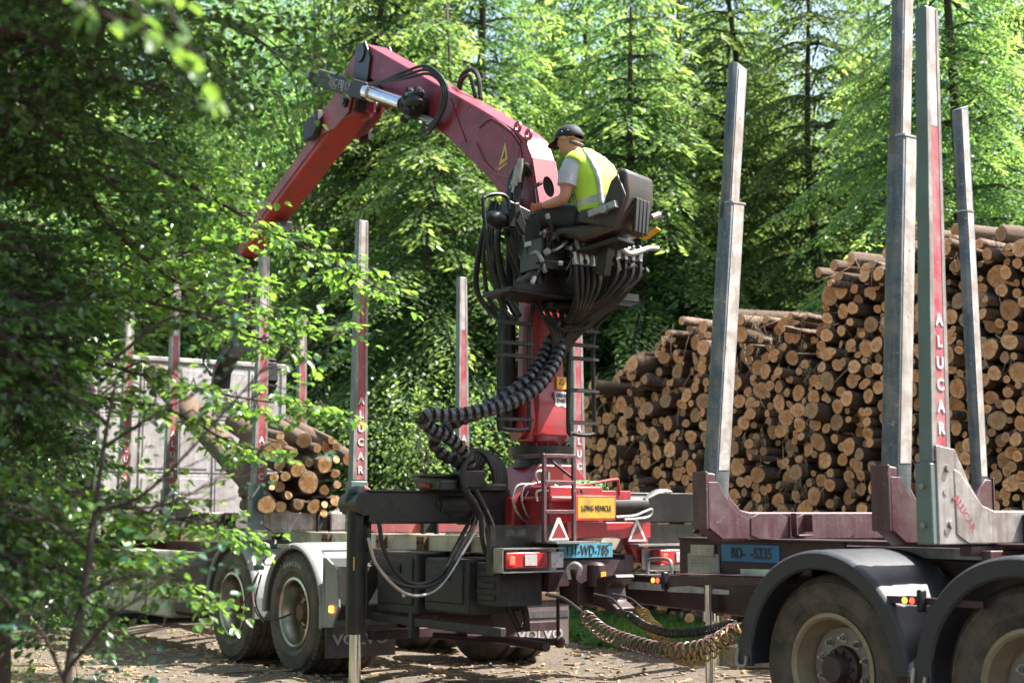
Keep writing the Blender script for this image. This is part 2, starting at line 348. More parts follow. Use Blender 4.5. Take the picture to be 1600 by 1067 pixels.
M['grass'] = leaf_mat('grass blades', (.06, .13, .03), (.20, .28, .08), .4, .5, .3)
M['fern'] = leaf_mat('fern fronds', (.03, .10, .03), (.08, .20, .05), .4, .5, .3)
M['ivy'] = leaf_mat('dark ivy leaves', (.015, .06, .035), (.04, .10, .055), .25, .3, .6)
def ground_mat(name, cols, sc=1.0, rough=.9, bs=.6):
    m, n, l, p = newmat(name); v = coord(n, l, (1, 1, 1), 'Object', False)
    a = noise(n, l, v, 1.1*sc, 8, .65); b = noise(n, l, v, 22*sc, 6, .7); c0 = ramp(n, l, a, [(.3, cols[0]), (.5, cols[1]), (.7, cols[2])])
    c = mix(n, l, ramp(n, l, b, [(.45, G0), (.62, G1)]), c0, cols[3]); c = mix(n, l, ramp(n, l, noise(n, l, v, 75*sc, 3, .6), [(.5, G0), (.7, (.6,)*3)]), c, tuple(x*.35 for x in cols[1]))
    l.new(c, p.inputs['Base Color']); p.inputs['Roughness'].default_value = rough
    ad = n.new('ShaderNodeMath'); ad.operation = 'ADD'; l.new(a, ad.inputs[0]); l.new(b, ad.inputs[1]); bump(n, l, p, ad.outputs[0], bs, .03); return m
M['road'] = ground_mat('dusty track with wood debris', [(.042, .032, .023), (.078, .058, .040), (.052, .044, .026), (.15, .118, .085)], 1.2)  # tones darkened all over in place of missing tree shade
M['forestfloor'] = ground_mat('forest floor litter', [(.05, .036, .022), (.09, .06, .035), (.06, .07, .03), (.14, .10, .06)])
# ------------------------------------------------------------------ the ground and the track
def nrm(a): return a/np.maximum(np.linalg.norm(a, axis=-1, keepdims=True), 1e-9)
def sheet(name, x0, x1, y0, y1, nx, ny, hfun, mat, frame=None):
    xs = np.linspace(x0, x1, nx); ys = np.linspace(y0, y1, ny); X, Y = np.meshgrid(xs, ys); Z = hfun(X, Y)
    V = np.stack([X, Y, Z], -1).reshape(-1, 3); i = np.arange((nx-1)*(ny-1)); a = (i//(nx-1))*nx + i % (nx-1)
    me = np_mesh(name, V, np.stack([a, a+1, a+nx+1, a+nx], -1), mat, smooth=True)
    o = link(name, me, None, (0, 0, 0), frame); o['kind'] = 'structure'; return o
def lump(X, Y, s=1.0):
    return (np.sin(X*1.7*s+1)*np.cos(Y*1.3*s)+.5*np.sin(X*4.1*s+Y*3.3*s)+.25*np.sin(X*9.7*s-Y*8.1*s+2))
def gz(X, Y):   # forest floor height in world coordinates: gentle rise behind the stack
    dx, dy = X-T.o[0], Y-T.o[1]; Yl = dx*T.Y[0]+dy*T.Y[1]
    return -.05 + np.clip((Yl-8)*.045, 0, 3.0) + .03*lump(X, Y) + .05*np.clip(np.abs(Yl-1.5)-4, 0, 1)
sheet('ground', -260, 260, -60, 400, 27, 27, lambda X, Y: np.full_like(X, -.45), M['forestfloor'])
sheet('forest_floor', -45, 45, -8, 75, 181, 167, lambda X, Y: gz(X, Y), M['forestfloor'])
def rz(X, Y):
    rut = -.05*np.exp(-((Y-.3)/.30)**2) - .05*np.exp(-((Y-2.2)/.30)**2) + .03*np.exp(-((Y+.35)/.22)**2) + .03*np.exp(-((Y-2.9)/.22)**2)
    edge = np.clip((np.abs(Y-.9)-3.2)/1.0, 0, 1)
    return .012*lump(X, Y, 1.7) + rut - edge*.16 + .02
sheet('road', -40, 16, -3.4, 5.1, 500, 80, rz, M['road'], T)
# ------------------------------------------------------------------ trees
def leafquads(P, D, N, L, W):
    D = nrm(D); S = nrm(np.cross(D, N)); L = np.asarray(L)[:, None]; W = np.asarray(W)[:, None]; Nn = np.cross(S, D)
    V = np.stack([P, P+D*L*.42+S*W*.5+Nn*W*.12, P+D*L, P+D*L*.42-S*W*.5+Nn*W*.12], 1)
    n = len(P); return V.reshape(-1, 3), np.arange(n*4).reshape(n, 4)
def fineleaves(P, D, N, L, W, curl=.12):
    """six-cornered leaf folded along its midrib, two quads"""
    D = nrm(D); S = nrm(np.cross(D, N)); Nn = np.cross(S, D); L = np.asarray(L)[:, None]; W = np.asarray(W)[:, None]
    up = Nn*W*.16; dr = -Nn*L*curl
    V = np.stack([P, P+D*L*.28+S*W*.46+up, P+D*L*.70+S*W*.40+up+dr*.4, P+D*L+dr, P+D*L*.70-S*W*.40+up+dr*.4, P+D*L*.28-S*W*.46+up], 1)
    n = len(P); b = np.arange(n)[:, None]*6
    return V.reshape(-1, 3), np.concatenate([b+np.array([[0, 1, 2, 3]]), b+np.array([[0, 3, 4, 5]])], 0)
def conifer_crown(seed, H, Lmax, z0=.6, step=.30, fan=5, qs=1.0, lean=.0):
    r = np.random.default_rng(seed); Ps, Ds, Ns, Ls, Ws, As = [], [], [], [], [], []; wood = MB()
    z = z0
    while z < H-.3:
        k = fan + (r.random() < .4); a0 = r.random()*6.28
        for b in range(k):
            a = a0 + 6.28*b/k + r.normal()*.25; fr = 1-(z/H); L = Lmax*(fr**.75)*(.72+.45*r.random())+.25
            if z < 2.2: L *= .65+.3*r.random()
            u = np.array([math.cos(a), math.sin(a), 0]); side = np.array([-math.sin(a), math.cos(a), 0])
            rise = .20*r.random()+.05*fr; droop = .38+.28*r.random()+.22*fr
            def ax(s): return np.array([0, 0, z])+u*(L*s)+np.array([0, 0, 1])*(L*(rise*s-droop*s*s+.10*s**4))+side*(.06*L*np.sin(3*s+b))
            pts = [Vector(ax(s)) for s in (0, .3, .6, .95)]
            wood.tube(pts, [.018+.008*L, .012+.005*L, .008, .003], 4, False)
            ns = max(5, int(L/.085/qs)); S = np.linspace(.12, 1.0, ns)
            for s in S:
                base = ax(s); tl = (.30*L*(1-s)**.8+.16)*(.7+.5*r.random()); tl = min(tl, .75)
                for sg in (-1, 1):
                    ang = .85+.3*r.random(); d = u*math.cos(ang)+side*sg*math.sin(ang); d = d+np.array([0, 0, -.25-.35*r.random()])
                    m = max(3, int(tl/(.055*qs))); q = (np.arange(m)+r.random(m)*.6)/m
                    pb = base + d*tl*q[:, None]; pb[:, 2] -= .45*tl*q*q
                    alt = np.where(np.arange(m) % 2 == 0, 1., -1.)[:, None]
                    sd = np.cross(d, [0, 0, 1.]); dd = d*.8 + sd*alt*.75 + r.normal(size=(m, 3))*.18; dd[:, 2] -= .25
                    Ps.append(pb); Ds.append(dd); Ns.append(np.array([0, 0, 1.])+r.normal(size=(m, 3))*.45)
                    Ls.append((.095+.06*r.random(m))*qs); Ws.append((.034+.020*r.random(m))*qs)
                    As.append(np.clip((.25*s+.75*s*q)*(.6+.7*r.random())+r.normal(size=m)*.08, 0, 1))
        z += step*(.8+.5*r.random())*(1+.2*(z/H))
    V, Fq = leafquads(*[np.concatenate(x) for x in (Ps, Ds, Ns, Ls, Ws)])
    return V, Fq, np.repeat(np.concatenate(As), 4), wood
def broad_crown(seed, H, Rc, n_cl=70, per=170, ls=.075, zc=.35):
    r = np.random.default_rng(seed); Ps, Ds, Ns, Ls, As = [], [], [], [], []; wood = MB()
    for c in range(n_cl):
        a = r.random()*6.28; zz = zc+(1-zc)*r.random(); rad = Rc*math.sin(min(3.05, (zz-zc)/(1-zc)*2.6+.5))*(.45+.6*r.random())
        tip = np.array([rad*math.cos(a), rad*math.sin(a), H*zz]); st = np.array([0, 0, H*max(.12, zz-.22-.1*r.random())])
        mid = (tip+st)/2+np.array([0, 0, .25])
        wood.tube([Vector(st), Vector(mid), Vector(tip)], [.016, .009, .003], 4, False)
        m = per; t = r.random(m); g = r.normal(size=(m, 3))*np.array([.55, .55, .26])
        P = tip + g + (st-tip)*(.35*t*t)[:, None]
        Ps.append(P); d = g*.6+r.normal(size=(m, 3))*.5; d[:, 2] -= .35; Ds.append(d); Ns.append(np.array([0, 0, 1.])+r.normal(size=(m, 3))*.55)
        Ls.append(ls*(.7+.6*r.random(m))); As.append(np.clip(.35+.25*r.normal()+.25*r.normal(size=m), 0, 1))
    L = np.concatenate(Ls); V, Fq = leafquads(np.concatenate(Ps), np.concatenate(Ds), np.concatenate(Ns), L, L*.62)
    return V, Fq, np.repeat(np.concatenate(As), 4), wood
TREE = {}
def tree_proto(key, kind, seed, H, Rr, **kw):
    V, Fq, A, wood = (conifer_crown if kind == 'c' else broad_crown)(seed, H, Rr, **kw)
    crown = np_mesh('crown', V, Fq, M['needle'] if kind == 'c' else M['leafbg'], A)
    tr = MB(); rr = random.Random(seed); pts = [(rr.uniform(-.05, .05)*i, rr.uniform(-.05, .05)*i, -.5+(H+.3)*i/6) for i in range(7)]
    tr.tube(pts, [(.012*H*(1-i/6.2)+.010) for i in range(7)], 9)
    w = wood
    TREE[key] = (crown, tr, w, kind)
    me = bpy.data.meshes.new('trunk'); me.from_pydata([tuple(p) for p in tr.v], [], tr.f); me.materials.append(M['trunk'])
    mb = bpy.data.meshes.new('limbs'); mb.from_pydata([tuple(p) for p in w.v], [], w.f); mb.materials.append(M['trunk'])
    for q in (me, mb): q.polygons.foreach_set('use_smooth', [True]*len(q.polygons))
    TREE[key] = (crown, me, mb, kind)
def tree(key, x, y, s, label, rot=None, group='trees of the forest behind the road', sz=None, name=None):
    crown, trunk, limbs, kind = TREE[key]; z = float(gz(np.array(x*1.), np.array(y*1.)))
    t = thing(name or ('conifer_tree' if kind == 'c' else 'broadleaf_tree'), label, 'tree', None, (x, y, z), group)
    t.scale = (s, s, sz or s); t.rotation_euler = (random.uniform(-.03, .03), random.uniform(-.03, .03), rot if rot is not None else random.uniform(0, 6.28))
    link('trunk', trunk, t); link('limbs', limbs, t); link('crown', crown, t); return t
tree_proto('c1', 'c', 1, 12.5, 3.0, step=.26)
tree_proto('c2', 'c', 2, 14.0, 3.3, step=.30)
tree_proto('c3', 'c', 3, 9.5, 2.8, step=.26)
tree_proto('cl', 'c', 4, 11.5, 3.3, z0=.9, step=.36, fan=6, qs=.85)     # the loose drooping spruce at the right
tree_proto('b1', 'b', 5, 11.0, 3.0, n_cl=135, per=190, zc=.10)
tree_proto('b2', 'b', 6, 8.5, 2.6, n_cl=110, per=190, zc=.06)
tree_proto('s1', 'b', 7, 3.2, 1.3, n_cl=34, per=130, ls=.06, zc=.12)
# trees placed by pixel column and distance; each one stands on the forest floor
rows = [ # px, depth, kind, scale, words
 (1500, 18.5, 'cl', 1.0, 'large drooping spruce hanging over the right end of the log stack'),
 (1290, 22.0, 'cl', .95, 'drooping spruce directly behind the middle of the log stack'),
 (1640, 21.5, 'c2', 1.0, 'tall spruce at the right edge behind the log stack'),
 (1130, 23.5, 'c1', 1.0, 'feathery conifer behind the front trailer stake'),
 (985, 22.0, 'c3', 1.1, 'small dark conifer right of the crane operator'),
 (1040, 26.5, 'c2', 1.0, 'tall conifer showing over the left end of the log stack'),
 (900, 25.0, 'c1', 1.0, 'conifer directly behind the crane operator'),
 (755, 23.5, 'c2', 1.0, 'tall conifer with bare grey stem above the main boom'),
 (690, 21.0, 'c3', 1.0, 'short conifer between the two rear truck stakes'),
 (590, 23.5, 'c1', 1.05, 'conifer under the elbow of the crane boom'),
 (620, 29.0, 'c2', 1.0, 'tall conifer behind the elbow of the boom'),
 (480, 25.0, 'b1', 1.1, 'leafy tree left of the raised crane elbow'),
 (430, 30.0, 'b2', 1.5, 'pale leafy tree behind the crane jib'),
 (350, 27.0, 'b1', 1.05, 'bright leafy tree above the truck headboard'),
 (240, 25.5, 'c1', 1.0, 'feathery larch-like conifer left of the jib'),
 (120, 26.0, 'b1', 1.1, 'dark leafy tree behind the truck cab'),
 (0, 24.0, 'c2', 1.0, 'dark conifer at the left edge behind the truck'),
]
rows += [(-470, 12.0, 'b2', 1.0, 'dark leafy tree close behind the left edge'), (-640, 8.5, 'b2', .8, 'leafy tree just outside the left edge, beside the hazel'), (-120, 15.5, 's1', 1.5, 'tall bush beside the truck cab at the left edge')]
for px, d, key, s, lab in rows:
    p = at(px, 803, d); tree(key, p.x, p.y, s, lab)
def where(px):
    for a, w_ in ((0, 'beyond the left edge'), (200, 'behind the hazel'), (400, 'above the truck headboard'), (600, 'behind the crane jib'), (800, 'behind the main boom'), (1000, 'behind the operator'), (1200, 'left of the trailer stakes'), (1420, 'above mid log stack'), (1600, 'above the right log stack'), (9999, 'beyond the right edge')):
        if px < a: return w_
SIDE = 'far trees closing the forest behind the road'
rr = random.Random(5)
for i, d in enumerate((31, 38, 47)):
    px = -260 + rr.uniform(0, 80)
    while px < 1950:
        p = at(px, 803, d*rr.uniform(.95, 1.05)); k = rr.choice(['c1', 'c2', 'c2', 'b1']); 
        tree(k, p.x, p.y, rr.uniform(.85, 1.25), ('%s in the %s of the deep forest, %s' % ('conifer' if k[0] == 'c' else 'leafy tree', ['first row', 'second row', 'last row'][i], where(px))),
             rr.uniform(0, 6.28), SIDE if k[0] == 'c' else 'far leafy trees closing the forest behind the road')
        px += rr.uniform(120, 190)*31/d*1.25
# understorey
shr = [(915, 19.8, .75, 'leafy bush at the left end of the log stack'), (960, 21.0, .9, 'bush growing behind the left slope of the log stack'),
       (1060, 21.5, .95, 'bush behind the log stack left of the front trailer stake'), (1190, 20.5, 1.0, 'bush behind the log stack right of the front trailer stake'),
       (1265, 19.6, 1.12, 'bright young bush just above the step in the log stack'),
       (610, 20.0, 1.0, 'bush between the rear truck stakes, beside the road'), (670, 19.0, .85, 'low bush behind the outrigger beam'), (760, 20.0, 1.0, 'bush left of the crane ladder'),
       (500, 21.0, 1.1, 'bush behind the load of the truck'), (850, 20.5, .9, 'low bush behind the crane column'), (560, 24, 1.2, 'tall bush deep between truck and forest'), (820, 24, 1.3, 'tall bush in the gloom behind the crane')]
for px, d, s, lab in shr:
    p = at(px, 803, d); tree('s1', p.x, p.y, s, lab, None, 'bushes along the forest edge', name='bush')
# ------------------------------------------------------------------ grass, ferns, litter on the verges
def scatter_stuff(name, label, n, region, mat, L, W, tall, seed, blades=5, spread=.06):
    r = np.random.default_rng(seed); Ps, Ds, Ns, Ls, Ws = [], [], [], [], []
    X = r.uniform(region[0], region[1], n); Y = r.uniform(region[2], region[3], n)
    keep = (np.sin(X*2.1+seed)*np.cos(Y*2.7)+r.normal(size=n)*.5) > -.3; X = X[keep]; Y = Y[keep]; n = len(X)
    P0 = np.stack([T.o[0]+X*T.X[0]+Y*T.Y[0], T.o[1]+X*T.X[1]+Y*T.Y[1], np.zeros(n)], -1); P0[:, 2] = np.maximum(gz(P0[:, 0], P0[:, 1]), -.12)-.02
    for b in range(blades):
        P = P0+r.normal(size=(n, 3))*[spread, spread, 0]; D = r.normal(size=(n, 3))*.5; D[:, 2] = tall*(1+r.random(n))
        Ps.append(P); Ds.append(D); Ns.append(r.normal(size=(n, 3))); Ls.append(L*(.5+r.random(n))); Ws.append(W*(.6+.8*r.random(n)))
    V, Fq = leafquads(*[np.concatenate(x) for x in (Ps, Ds, Ns, Ls, Ws)])
    me = np_mesh(name, V, Fq, mat, np.repeat(r.random(len(Fq)), 4)); o = link(name, me, None, (0, 0, 0)); tag(o, label, 'grass', kind='stuff'); return o
scatter_stuff('verge_grass', 'green grass and weeds on the verge beyond the trailer drawbar and along the log stack', 9000, (-9, 6, 3.7, 5.7), M['grass'], .24, .016, .9, 3, 7)
scatter_stuff('roadside_grass', 'sunlit grass at the near edge of the track in the bottom left', 3800, (-5.5, 2.0, -3.8, -1.9), M['grass'], .12, .010, 1.0, 4, 6)
def fern_mesh(seed):
    r = np.random.default_rng(seed); Ps, Ds, Ns, Ls, Ws = [], [], [], [], []
    for k in range(9):
        a = 6.28*k/9+r.random()*.5; L = .45+.25*r.random(); u = np.array([math.cos(a), math.sin(a), 0]); sd = np.array([-u[1], u[0], 0]); up = np.array([0, 0, 1.])
        m = 26; s = np.linspace(.12, 1, m)
        base = u*(L*s)[:, None]+up*(L*(1.15*s-1.05*s*s))[:, None]
        for g in (-1, 1):
            Ps.append(base); Ds.append(sd*g+u*.35+up*(-.15)); Ns.append(np.tile(up, (m, 1))+r.normal(size=(m, 3))*.2); Ls.append(.15*np.sin(np.pi*(.15+.85*s))**.7+.015); Ws.append(np.full(m, .032))
    V, Fq = leafquads(*[np.concatenate(x) for x in (Ps, [np.broadcast_to(d, p.shape) if d.ndim == 1 else d for d, p in zip(Ds, Ps)], Ns, Ls, Ws)])
    return np_mesh('fern', V, Fq, M['fern'], np.repeat(r.random(len(Fq))*.6, 4))
fm = [fern_mesh(i) for i in (1, 2, 3)]
for i, (X, Y, s) in enumerate([(-2.9, 4.4, 1.3), (-1.6, 4.3, 1.4), (.4, 4.3, 1.45), (1.0, 4.1, 1.2), (2.0, 4.5, 1.35), (-.4, 4.0, 1.1), (-2.6, 5.2, 1.4), (-1.7, 5.1, 1.3), (-.9, 5.3, 1.2), (-.1, 5.0, 1.3), (.7, 5.2, 1.25), (1.5, 5.2, 1.2), (-3.4, 5.0, 1.1), (2.3, 5.1, 1.15), (.25, 5.6, 1.4), (-1.3, 5.7, 1.4), (1.1, 4.75, 1.0), (-.5, 4.6, .9), (-2.1, 5.7, 1.4), (-4.4, 4.7, 1.0)]):
    p = T.w(X, Y, 0); o = link('fern', fm[i % 3], None, (p.x, p.y, float(gz(np.array(p.x), np.array(p.y)))-.03))
    o.scale = (s,)*3; o.rotation_euler = (0, 0, i*1.3); tag(o, '%s green fern by the log stack, %s' % ('large' if s > 1.25 else 'medium' if s > 1.05 else 'small', ('behind the truck mudflap' if X < -2.2 else 'below the red coil' if X < -.6 else 'behind the drawbar' if X < .9 else 'behind the jack leg' if X < 2 else 'behind the trailer wheel')+(', further back' if Y > 5.4 else '')), 'fern', 'ferns along the foot of the log stack')
# road litter: sticks and chips
def stuff_chips(name, label, n, region, seed):
    r = np.random.default_rng(seed); mb = MB()
    for i in range(n):
        X, Y = r.uniform(region[0], region[1]), r.uniform(region[2], region[3]); a = r.random()*6.28; L = r.choice([.03, .05, .08, .16, .28], p=[.3, .3, .2, .12, .08]); th = .006+.008*r.random()
        z = float(rz(np.array(X), np.array(Y)))+th*.6; d = Vector((math.cos(a), math.sin(a), r.normal()*.08))*L
        mb.beam(Vector((X, Y, z))-d/2, Vector((X, Y, z))+d/2, th*(2.2 if L < .1 else 1), th, (0, 0, 1))
    o = mb.build(name, M['barkchips'], frame=T, kind='stuff'); tag(o, label, 'debris'); return o
M['barkchips'] = bark_mat('pale wood splinters', (.16, .10, .06), (.42, .30, .18), (.60, .46, .30), 3)
stuff_chips('wood_chips', 'pale bark chips, splinters and twigs littering the dusty track', 3600, (-5, 6, -2.6, 4.6), 8)
mbk = MB(); rk = random.Random(3)
for i in range(420):
    X, Y = rk.uniform(-4, 5.5), rk.uniform(-2.4, 4.6); s_ = rk.choice([.008, .012, .018, .03]); n0 = len(mbk.v)
    mbk.ball((X, Y, float(rz(np.array(X), np.array(Y)))+s_*.2), s_, 6, (1, rk.uniform(.6, 1), rk.uniform(.4, .7)))
    mbk.v[n0:] = [tuple(c+rk.uniform(-.16, .16)*s_ for c in p) for p in mbk.v[n0:]]
M['stone'] = paint('grey brown track stones', (.20, .17, .14), .85, dirt=(.09, .07, .05), amt=.5, streak=False)
o = mbk.build('stones', M['stone'], frame=T, kind='stuff', smooth=20); tag(o, 'small grey brown stones strewn over the track', 'stones')
def stick(pts, r, label):
    mb = MB(); mb.tube(smoothpath(pts, 4), r, 6); o = mb.build('fallen_stick', M['twig'], org=pts[0], frame=T)
    tag(o, label, 'stick')
stick([(.7, 3.9, .05), (1.2, 4.1, .09), (1.8, 4.05, .04)], .016, 'long thin stick lying on the verge left of the split wood block')
stick([(.1, 4.3, .04), (.6, 4.2, .16), (.95, 4.35, .05)], .02, 'crooked dark stick on the verge below the red coil')
stick([(2.6, 3.6, .03), (3.1, 3.8, .07), (3.7, 3.7, .03)], .014, 'thin stick lying beside the trailer jack leg')
rk = random.Random(14)
for i in range(16):
    X, Y = rk.uniform(-1.5, 5), rk.choice([rk.uniform(-2.2, -.4), rk.uniform(2.9, 4.3)]); a = rk.uniform(0, 3.1); L = rk.uniform(.25, .7); z = .045
    stick([(X, Y, z), (X+L*.5*math.cos(a)+.03, Y+L*.5*math.sin(a), z+.025), (X+L*math.cos(a), Y+L*math.sin(a), z)], rk.uniform(.005, .011), '%s broken branch lying on the %s side of the track%s' % (rk.choice(['short', 'bent', 'dry', 'grey', 'brown', 'thin']), 'near' if Y < 1 else 'far', ', towards the trailer' if X > 2 else ', beside the truck'))
mb = MB(); mb.prism([(-.26, 0), (.24, 0), (.27, .09), (.10, .17), (-.20, .20), (-.27, .12)], -.09, .10)
wb = mb.build('wood_block', M['barkchips'], org=(0, 0, 0), bevel=.012)
q = T.xp(1035, 1035, 2.6); wb.location = T.w(2.0, 3.55, .0); wb.rotation_euler = (0, .1, T.a+.5); tag(wb, 'split block of pale firewood lying on the ground under the coiled hoses', 'wood block')
# ------------------------------------------------------------------ shared vehicle builders (frame coordinates: X back, Y away from the camera, Z up)
def wheel(name, parent, X, Y, Z=.525, Rt=.525, wide=.30, dual=False, disc='rimgrey', rim='alloy', deep=.15, nuts=10, hub='rust', tread=True):
    """outer face at Y; everything further in at larger Y"""
    c = (X, Y, Z); Rr = .292
    mb = MB(); prof = [(Rr+.012, .006), (Rr+.018, -.004), (Rr-.004, -.010), (Rr-.018, .004), (Rr-.026, .05), (Rr-.045, .085), (Rr-.05, deep), (Rr-.09, deep+.02), (.16, deep+.005), (.14, deep), (0, deep)]
    mb.lathe(prof, c, 'Y', 48); mb.lathe([(Rr-.052, deep), (Rr-.052, wide-.02), (Rr+.012, wide)], c, 'Y', 32)
    wo = mb.build(name, M[rim], parent, org=c)
    t = MB(); rs = Rt; w = wide
    tp = [(Rr+.005, .012), (Rr+.03, .0), (Rr+.07, -.012), (Rr+.075, -.016), (Rr+.085, -.013), (Rr+.14, -.020), (rs-.055, -.010), (rs-.05, -.013), (rs-.035, .0), (rs-.012, .018), (rs, .045)]
    tp += [(rs, w*.27), (rs-.014, w*.275), (rs-.014, w*.30), (rs, w*.305), (rs, w*.48), (rs-.014, w*.485), (rs-.014, w*.515), (rs, w*.52), (rs, w*.70), (rs-.014, w*.705), (rs-.014, w*.73), (rs, w*.735)]
    tp += [(rs, w-.045), (rs-.03, w-.01), (rs-.09, w+.015), (Rr+.06, w+.01), (Rr, w-.01)]
    t.lathe(tp, c, 'Y', 64)
    if tread:
        for i in range(56):       # shoulder lugs
            g = 2*math.pi*i/56; u = Vector((math.cos(g), 0, math.sin(g)))
            for yy in (.022, w-.022):
                t.beam(Vector(c)+u*(rs-.03)+Vector((0, yy-.012, 0)), Vector(c)+u*(rs-.03)+Vector((0, yy+.030, 0)), .026, .062, up=tuple(u))
    ty = t.build('tyre', M['rubber'], wo, smooth=28)
    if dual:
        t2 = MB(); t2.lathe([(a, b+w+.05) for a, b in tp], c, 'Y', 48); t2.build('inner_tyre', M['rubber'], wo)
    d = MB(); d.lathe([(.235, deep-.004), (.225, deep-.018), (.165, deep-.022), (.125, deep-.02)], c, 'Y', 40)
    for i in range(nuts):
        g = 2*math.pi*(i+.5)/nuts
    d.build('wheel_disc', M[disc], wo)
    h = MB(); h.lathe([(.125, deep-.02), (.118, deep-.05), (.085, deep-.065), (.080, deep-.12), (.070, deep-.135), (.0, deep-.138)], c, 'Y', 24)
    for i in range(10):
        g = 2*math.pi*i/10; h.cyl(Vector(c)+Vector((.095*math.cos(g), deep-.05, .095*math.sin(g))), Vector(c)+Vector((.095*math.cos(g), deep-.078, .095*math.sin(g))), .011, n=6)
    h.build('hub', M[hub], wo)
    n0 = None
    for i in range(nuts):
        g = 2*math.pi*(i+.5)/nuts; p = Vector(c)+Vector((.168*math.cos(g), deep-.022, .168*math.sin(g)))
        if n0 is None:
            k = MB(); k.cyl(p+Vector((0, .004, 0)), p-Vector((0, .006, 0)), .026, n=14); k.cyl(p, p-Vector((0, .026, 0)), .017, n=6); k.cyl(p-Vector((0, .02, 0)), p-Vector((0, .045, 0)), .010, n=8)
            n0 = k.build('wheel_nut', M['steel'], wo, org=p); p0 = p
        else: clone(n0, wo, p-p0)
    return wo
def copy_wheel(w, parent, dX, dY=0, dZ=0, rot=0):
    c = clone(w, parent, (dX, dY, dZ)); c.rotation_euler = (0, rot, 0); return c
def fender(name, parent, X, Y, Z, r, width, mat, a0, a1, skirt_f=0, skirt_b=0, lipw=.05, thick=.012):
    """arched mudguard: cover with a flanged near lip; angles in degrees, 90 = up, small = back (+X)"""
    mb = MB(); A0, A1 = math.radians(a0), math.radians(a1)
    prof = [(r-lipw, 0), (r-lipw+.012, -.012), (r-.014, -.016), (r, .0), (r+.004, .03), (r, .10), (r+.006, .12), (r+.006, width-.03), (r, width), (r-.03, width), (r-thick-.004, width-.02), (r-thick-.004, .03), (r-lipw, .012)]
    mb.lathe(prof, (X, Y, Z), 'Y', 28, A0, A1, closed=True)
    for a, sk in ((A0, skirt_b), (A1, skirt_f)):
        if sk:
            x = X+r*math.cos(a); z = Z+r*math.sin(a); s = 1 if math.cos(a) > 0 else -1
            mb.bb((x-.010-.004*s, Y, z-sk), (x+.010-.004*s, Y+width, z+.01)); mb.bb((x-s*lipw, Y-.012, z-sk), (x+.008*s, Y+.012, z+.012))
    return mb.build(name, M[mat], parent, org=(X, Y, Z+r))
def alu_stake(parent, X, Y, zb, zt, side=1, wX0=.085, wX1=.075, wY0=.145, wY1=.085, letters=True, zl=2.3, lean=0.0):
    """tapered extruded stake; inner face slopes; the +X face carries a red strip with white letters"""
    mb = MB(); Z = [zb, zb+.30, zb+.30, zt]
    y0 = Y; s = side
    a = [(X-wX0/2-.012, y0-.012*s), (X+wX0/2+.012, y0-.012*s), (X+wX0/2+.012, y0+(wY0+.01)*s), (X-wX0/2-.012, y0+(wY0+.01)*s)]
    mb.bb((X-wX0/2-.010, min(y0-.010*s, y0+wY0*s), zb), (X+wX0/2+.010, max(y0-.010*s, y0+wY0*s), zb+.42))
    def ring(z, t):
        wy = wY0+(wY1-wY0)*t; wx = wX0+(wX1-wX0)*t; l = lean*t
        return [(X-wx/2, y0+l, z), (X+wx/2, y0+l, z), (X+wx/2, y0+l+wy*s, z), (X-wx/2, y0+l+wy*s, z)]
    v = ring(zb+.05, 0)+ring(zt, 1); f = [(0, 1, 2, 3), (7, 6, 5, 4), (4, 5, 1, 0), (5, 6, 2, 1), (6, 7, 3, 2), (7, 4, 0, 3)]
    if s < 0: f = [q[::-1] for q in f]
    mb.add(v, f)
    st = mb.build('stake', M['alu'], parent, org=(X, y0, zb), bevel=.006)
    # face plate (+X): pale edge beads and the red strip between them
    def strip(y_a, y_b, z0, z1, off, mat, nm):
        q = MB(); vs = []
        for z in (z0, z1):
            t = (z-zb-.05)/(zt-zb-.05); wx = wX0+(wX1-wX0)*t; wy = wY0+(wY1-wY0)*t; l = lean*t
            for yy in (y_a, y_b):
                for o in (0, off): vs.append((X+wx/2+.0005+o, y0+l+wy*yy*s, z))
        q.add(vs, [(0, 1, 3, 2), (4, 6, 7, 5), (1, 5, 7, 3), (0, 2, 6, 4), (0, 4, 5, 1), (2, 3, 7, 6)])
        return q.build(nm, M[mat], st, org=(X, y0, zb))
    strip(.0, .24, zb+.43, zt-.01, .005, 'aluwhite', 'edge_bead'); strip(.80, 1.0, zb+.43, zt-.01, .005, 'aluwhite', 'edge_bead')
    strip(.25, .79, zb+.43, zb+.43+(zt-zb)*.62, .003, 'stickred', 'sticker_strip'); strip(.25, .79, zb+.435+(zt-zb)*.62, zt-.01, .002, 'stakeback', 'sunlit_scuffed_strip')
    if letters:
        word = 'ALUCAR'; h = .115
        for i, ch in enumerate(word):
            z = zl-i*h; t = (z-zb)/(zt-zb); wx = wX0+(wX1-wX0)*t; wy = wY0+(wY1-wY0)*t
            text(ch, .085, M['white'], st, (X+wx/2+.006, y0+lean*t+wy*.52*s, z), (0, 1, 0), (0, 0, 1), bold=.0025, xs=.95)
        for j in range(7):
            pass
    b = MB()
    for z in (zb+.30, zb+.10): b.cyl((X, y0-.010*s, z), (X, y0-.026*s, z), .016, n=8); b.cyl((X+wX0/2+.008, y0+wY0*.6*s, z-.03), (X+wX0/2+.022, y0+wY0*.6*s, z-.03), .018, n=8)
    b.each('bolt', M['steel'], st); return st
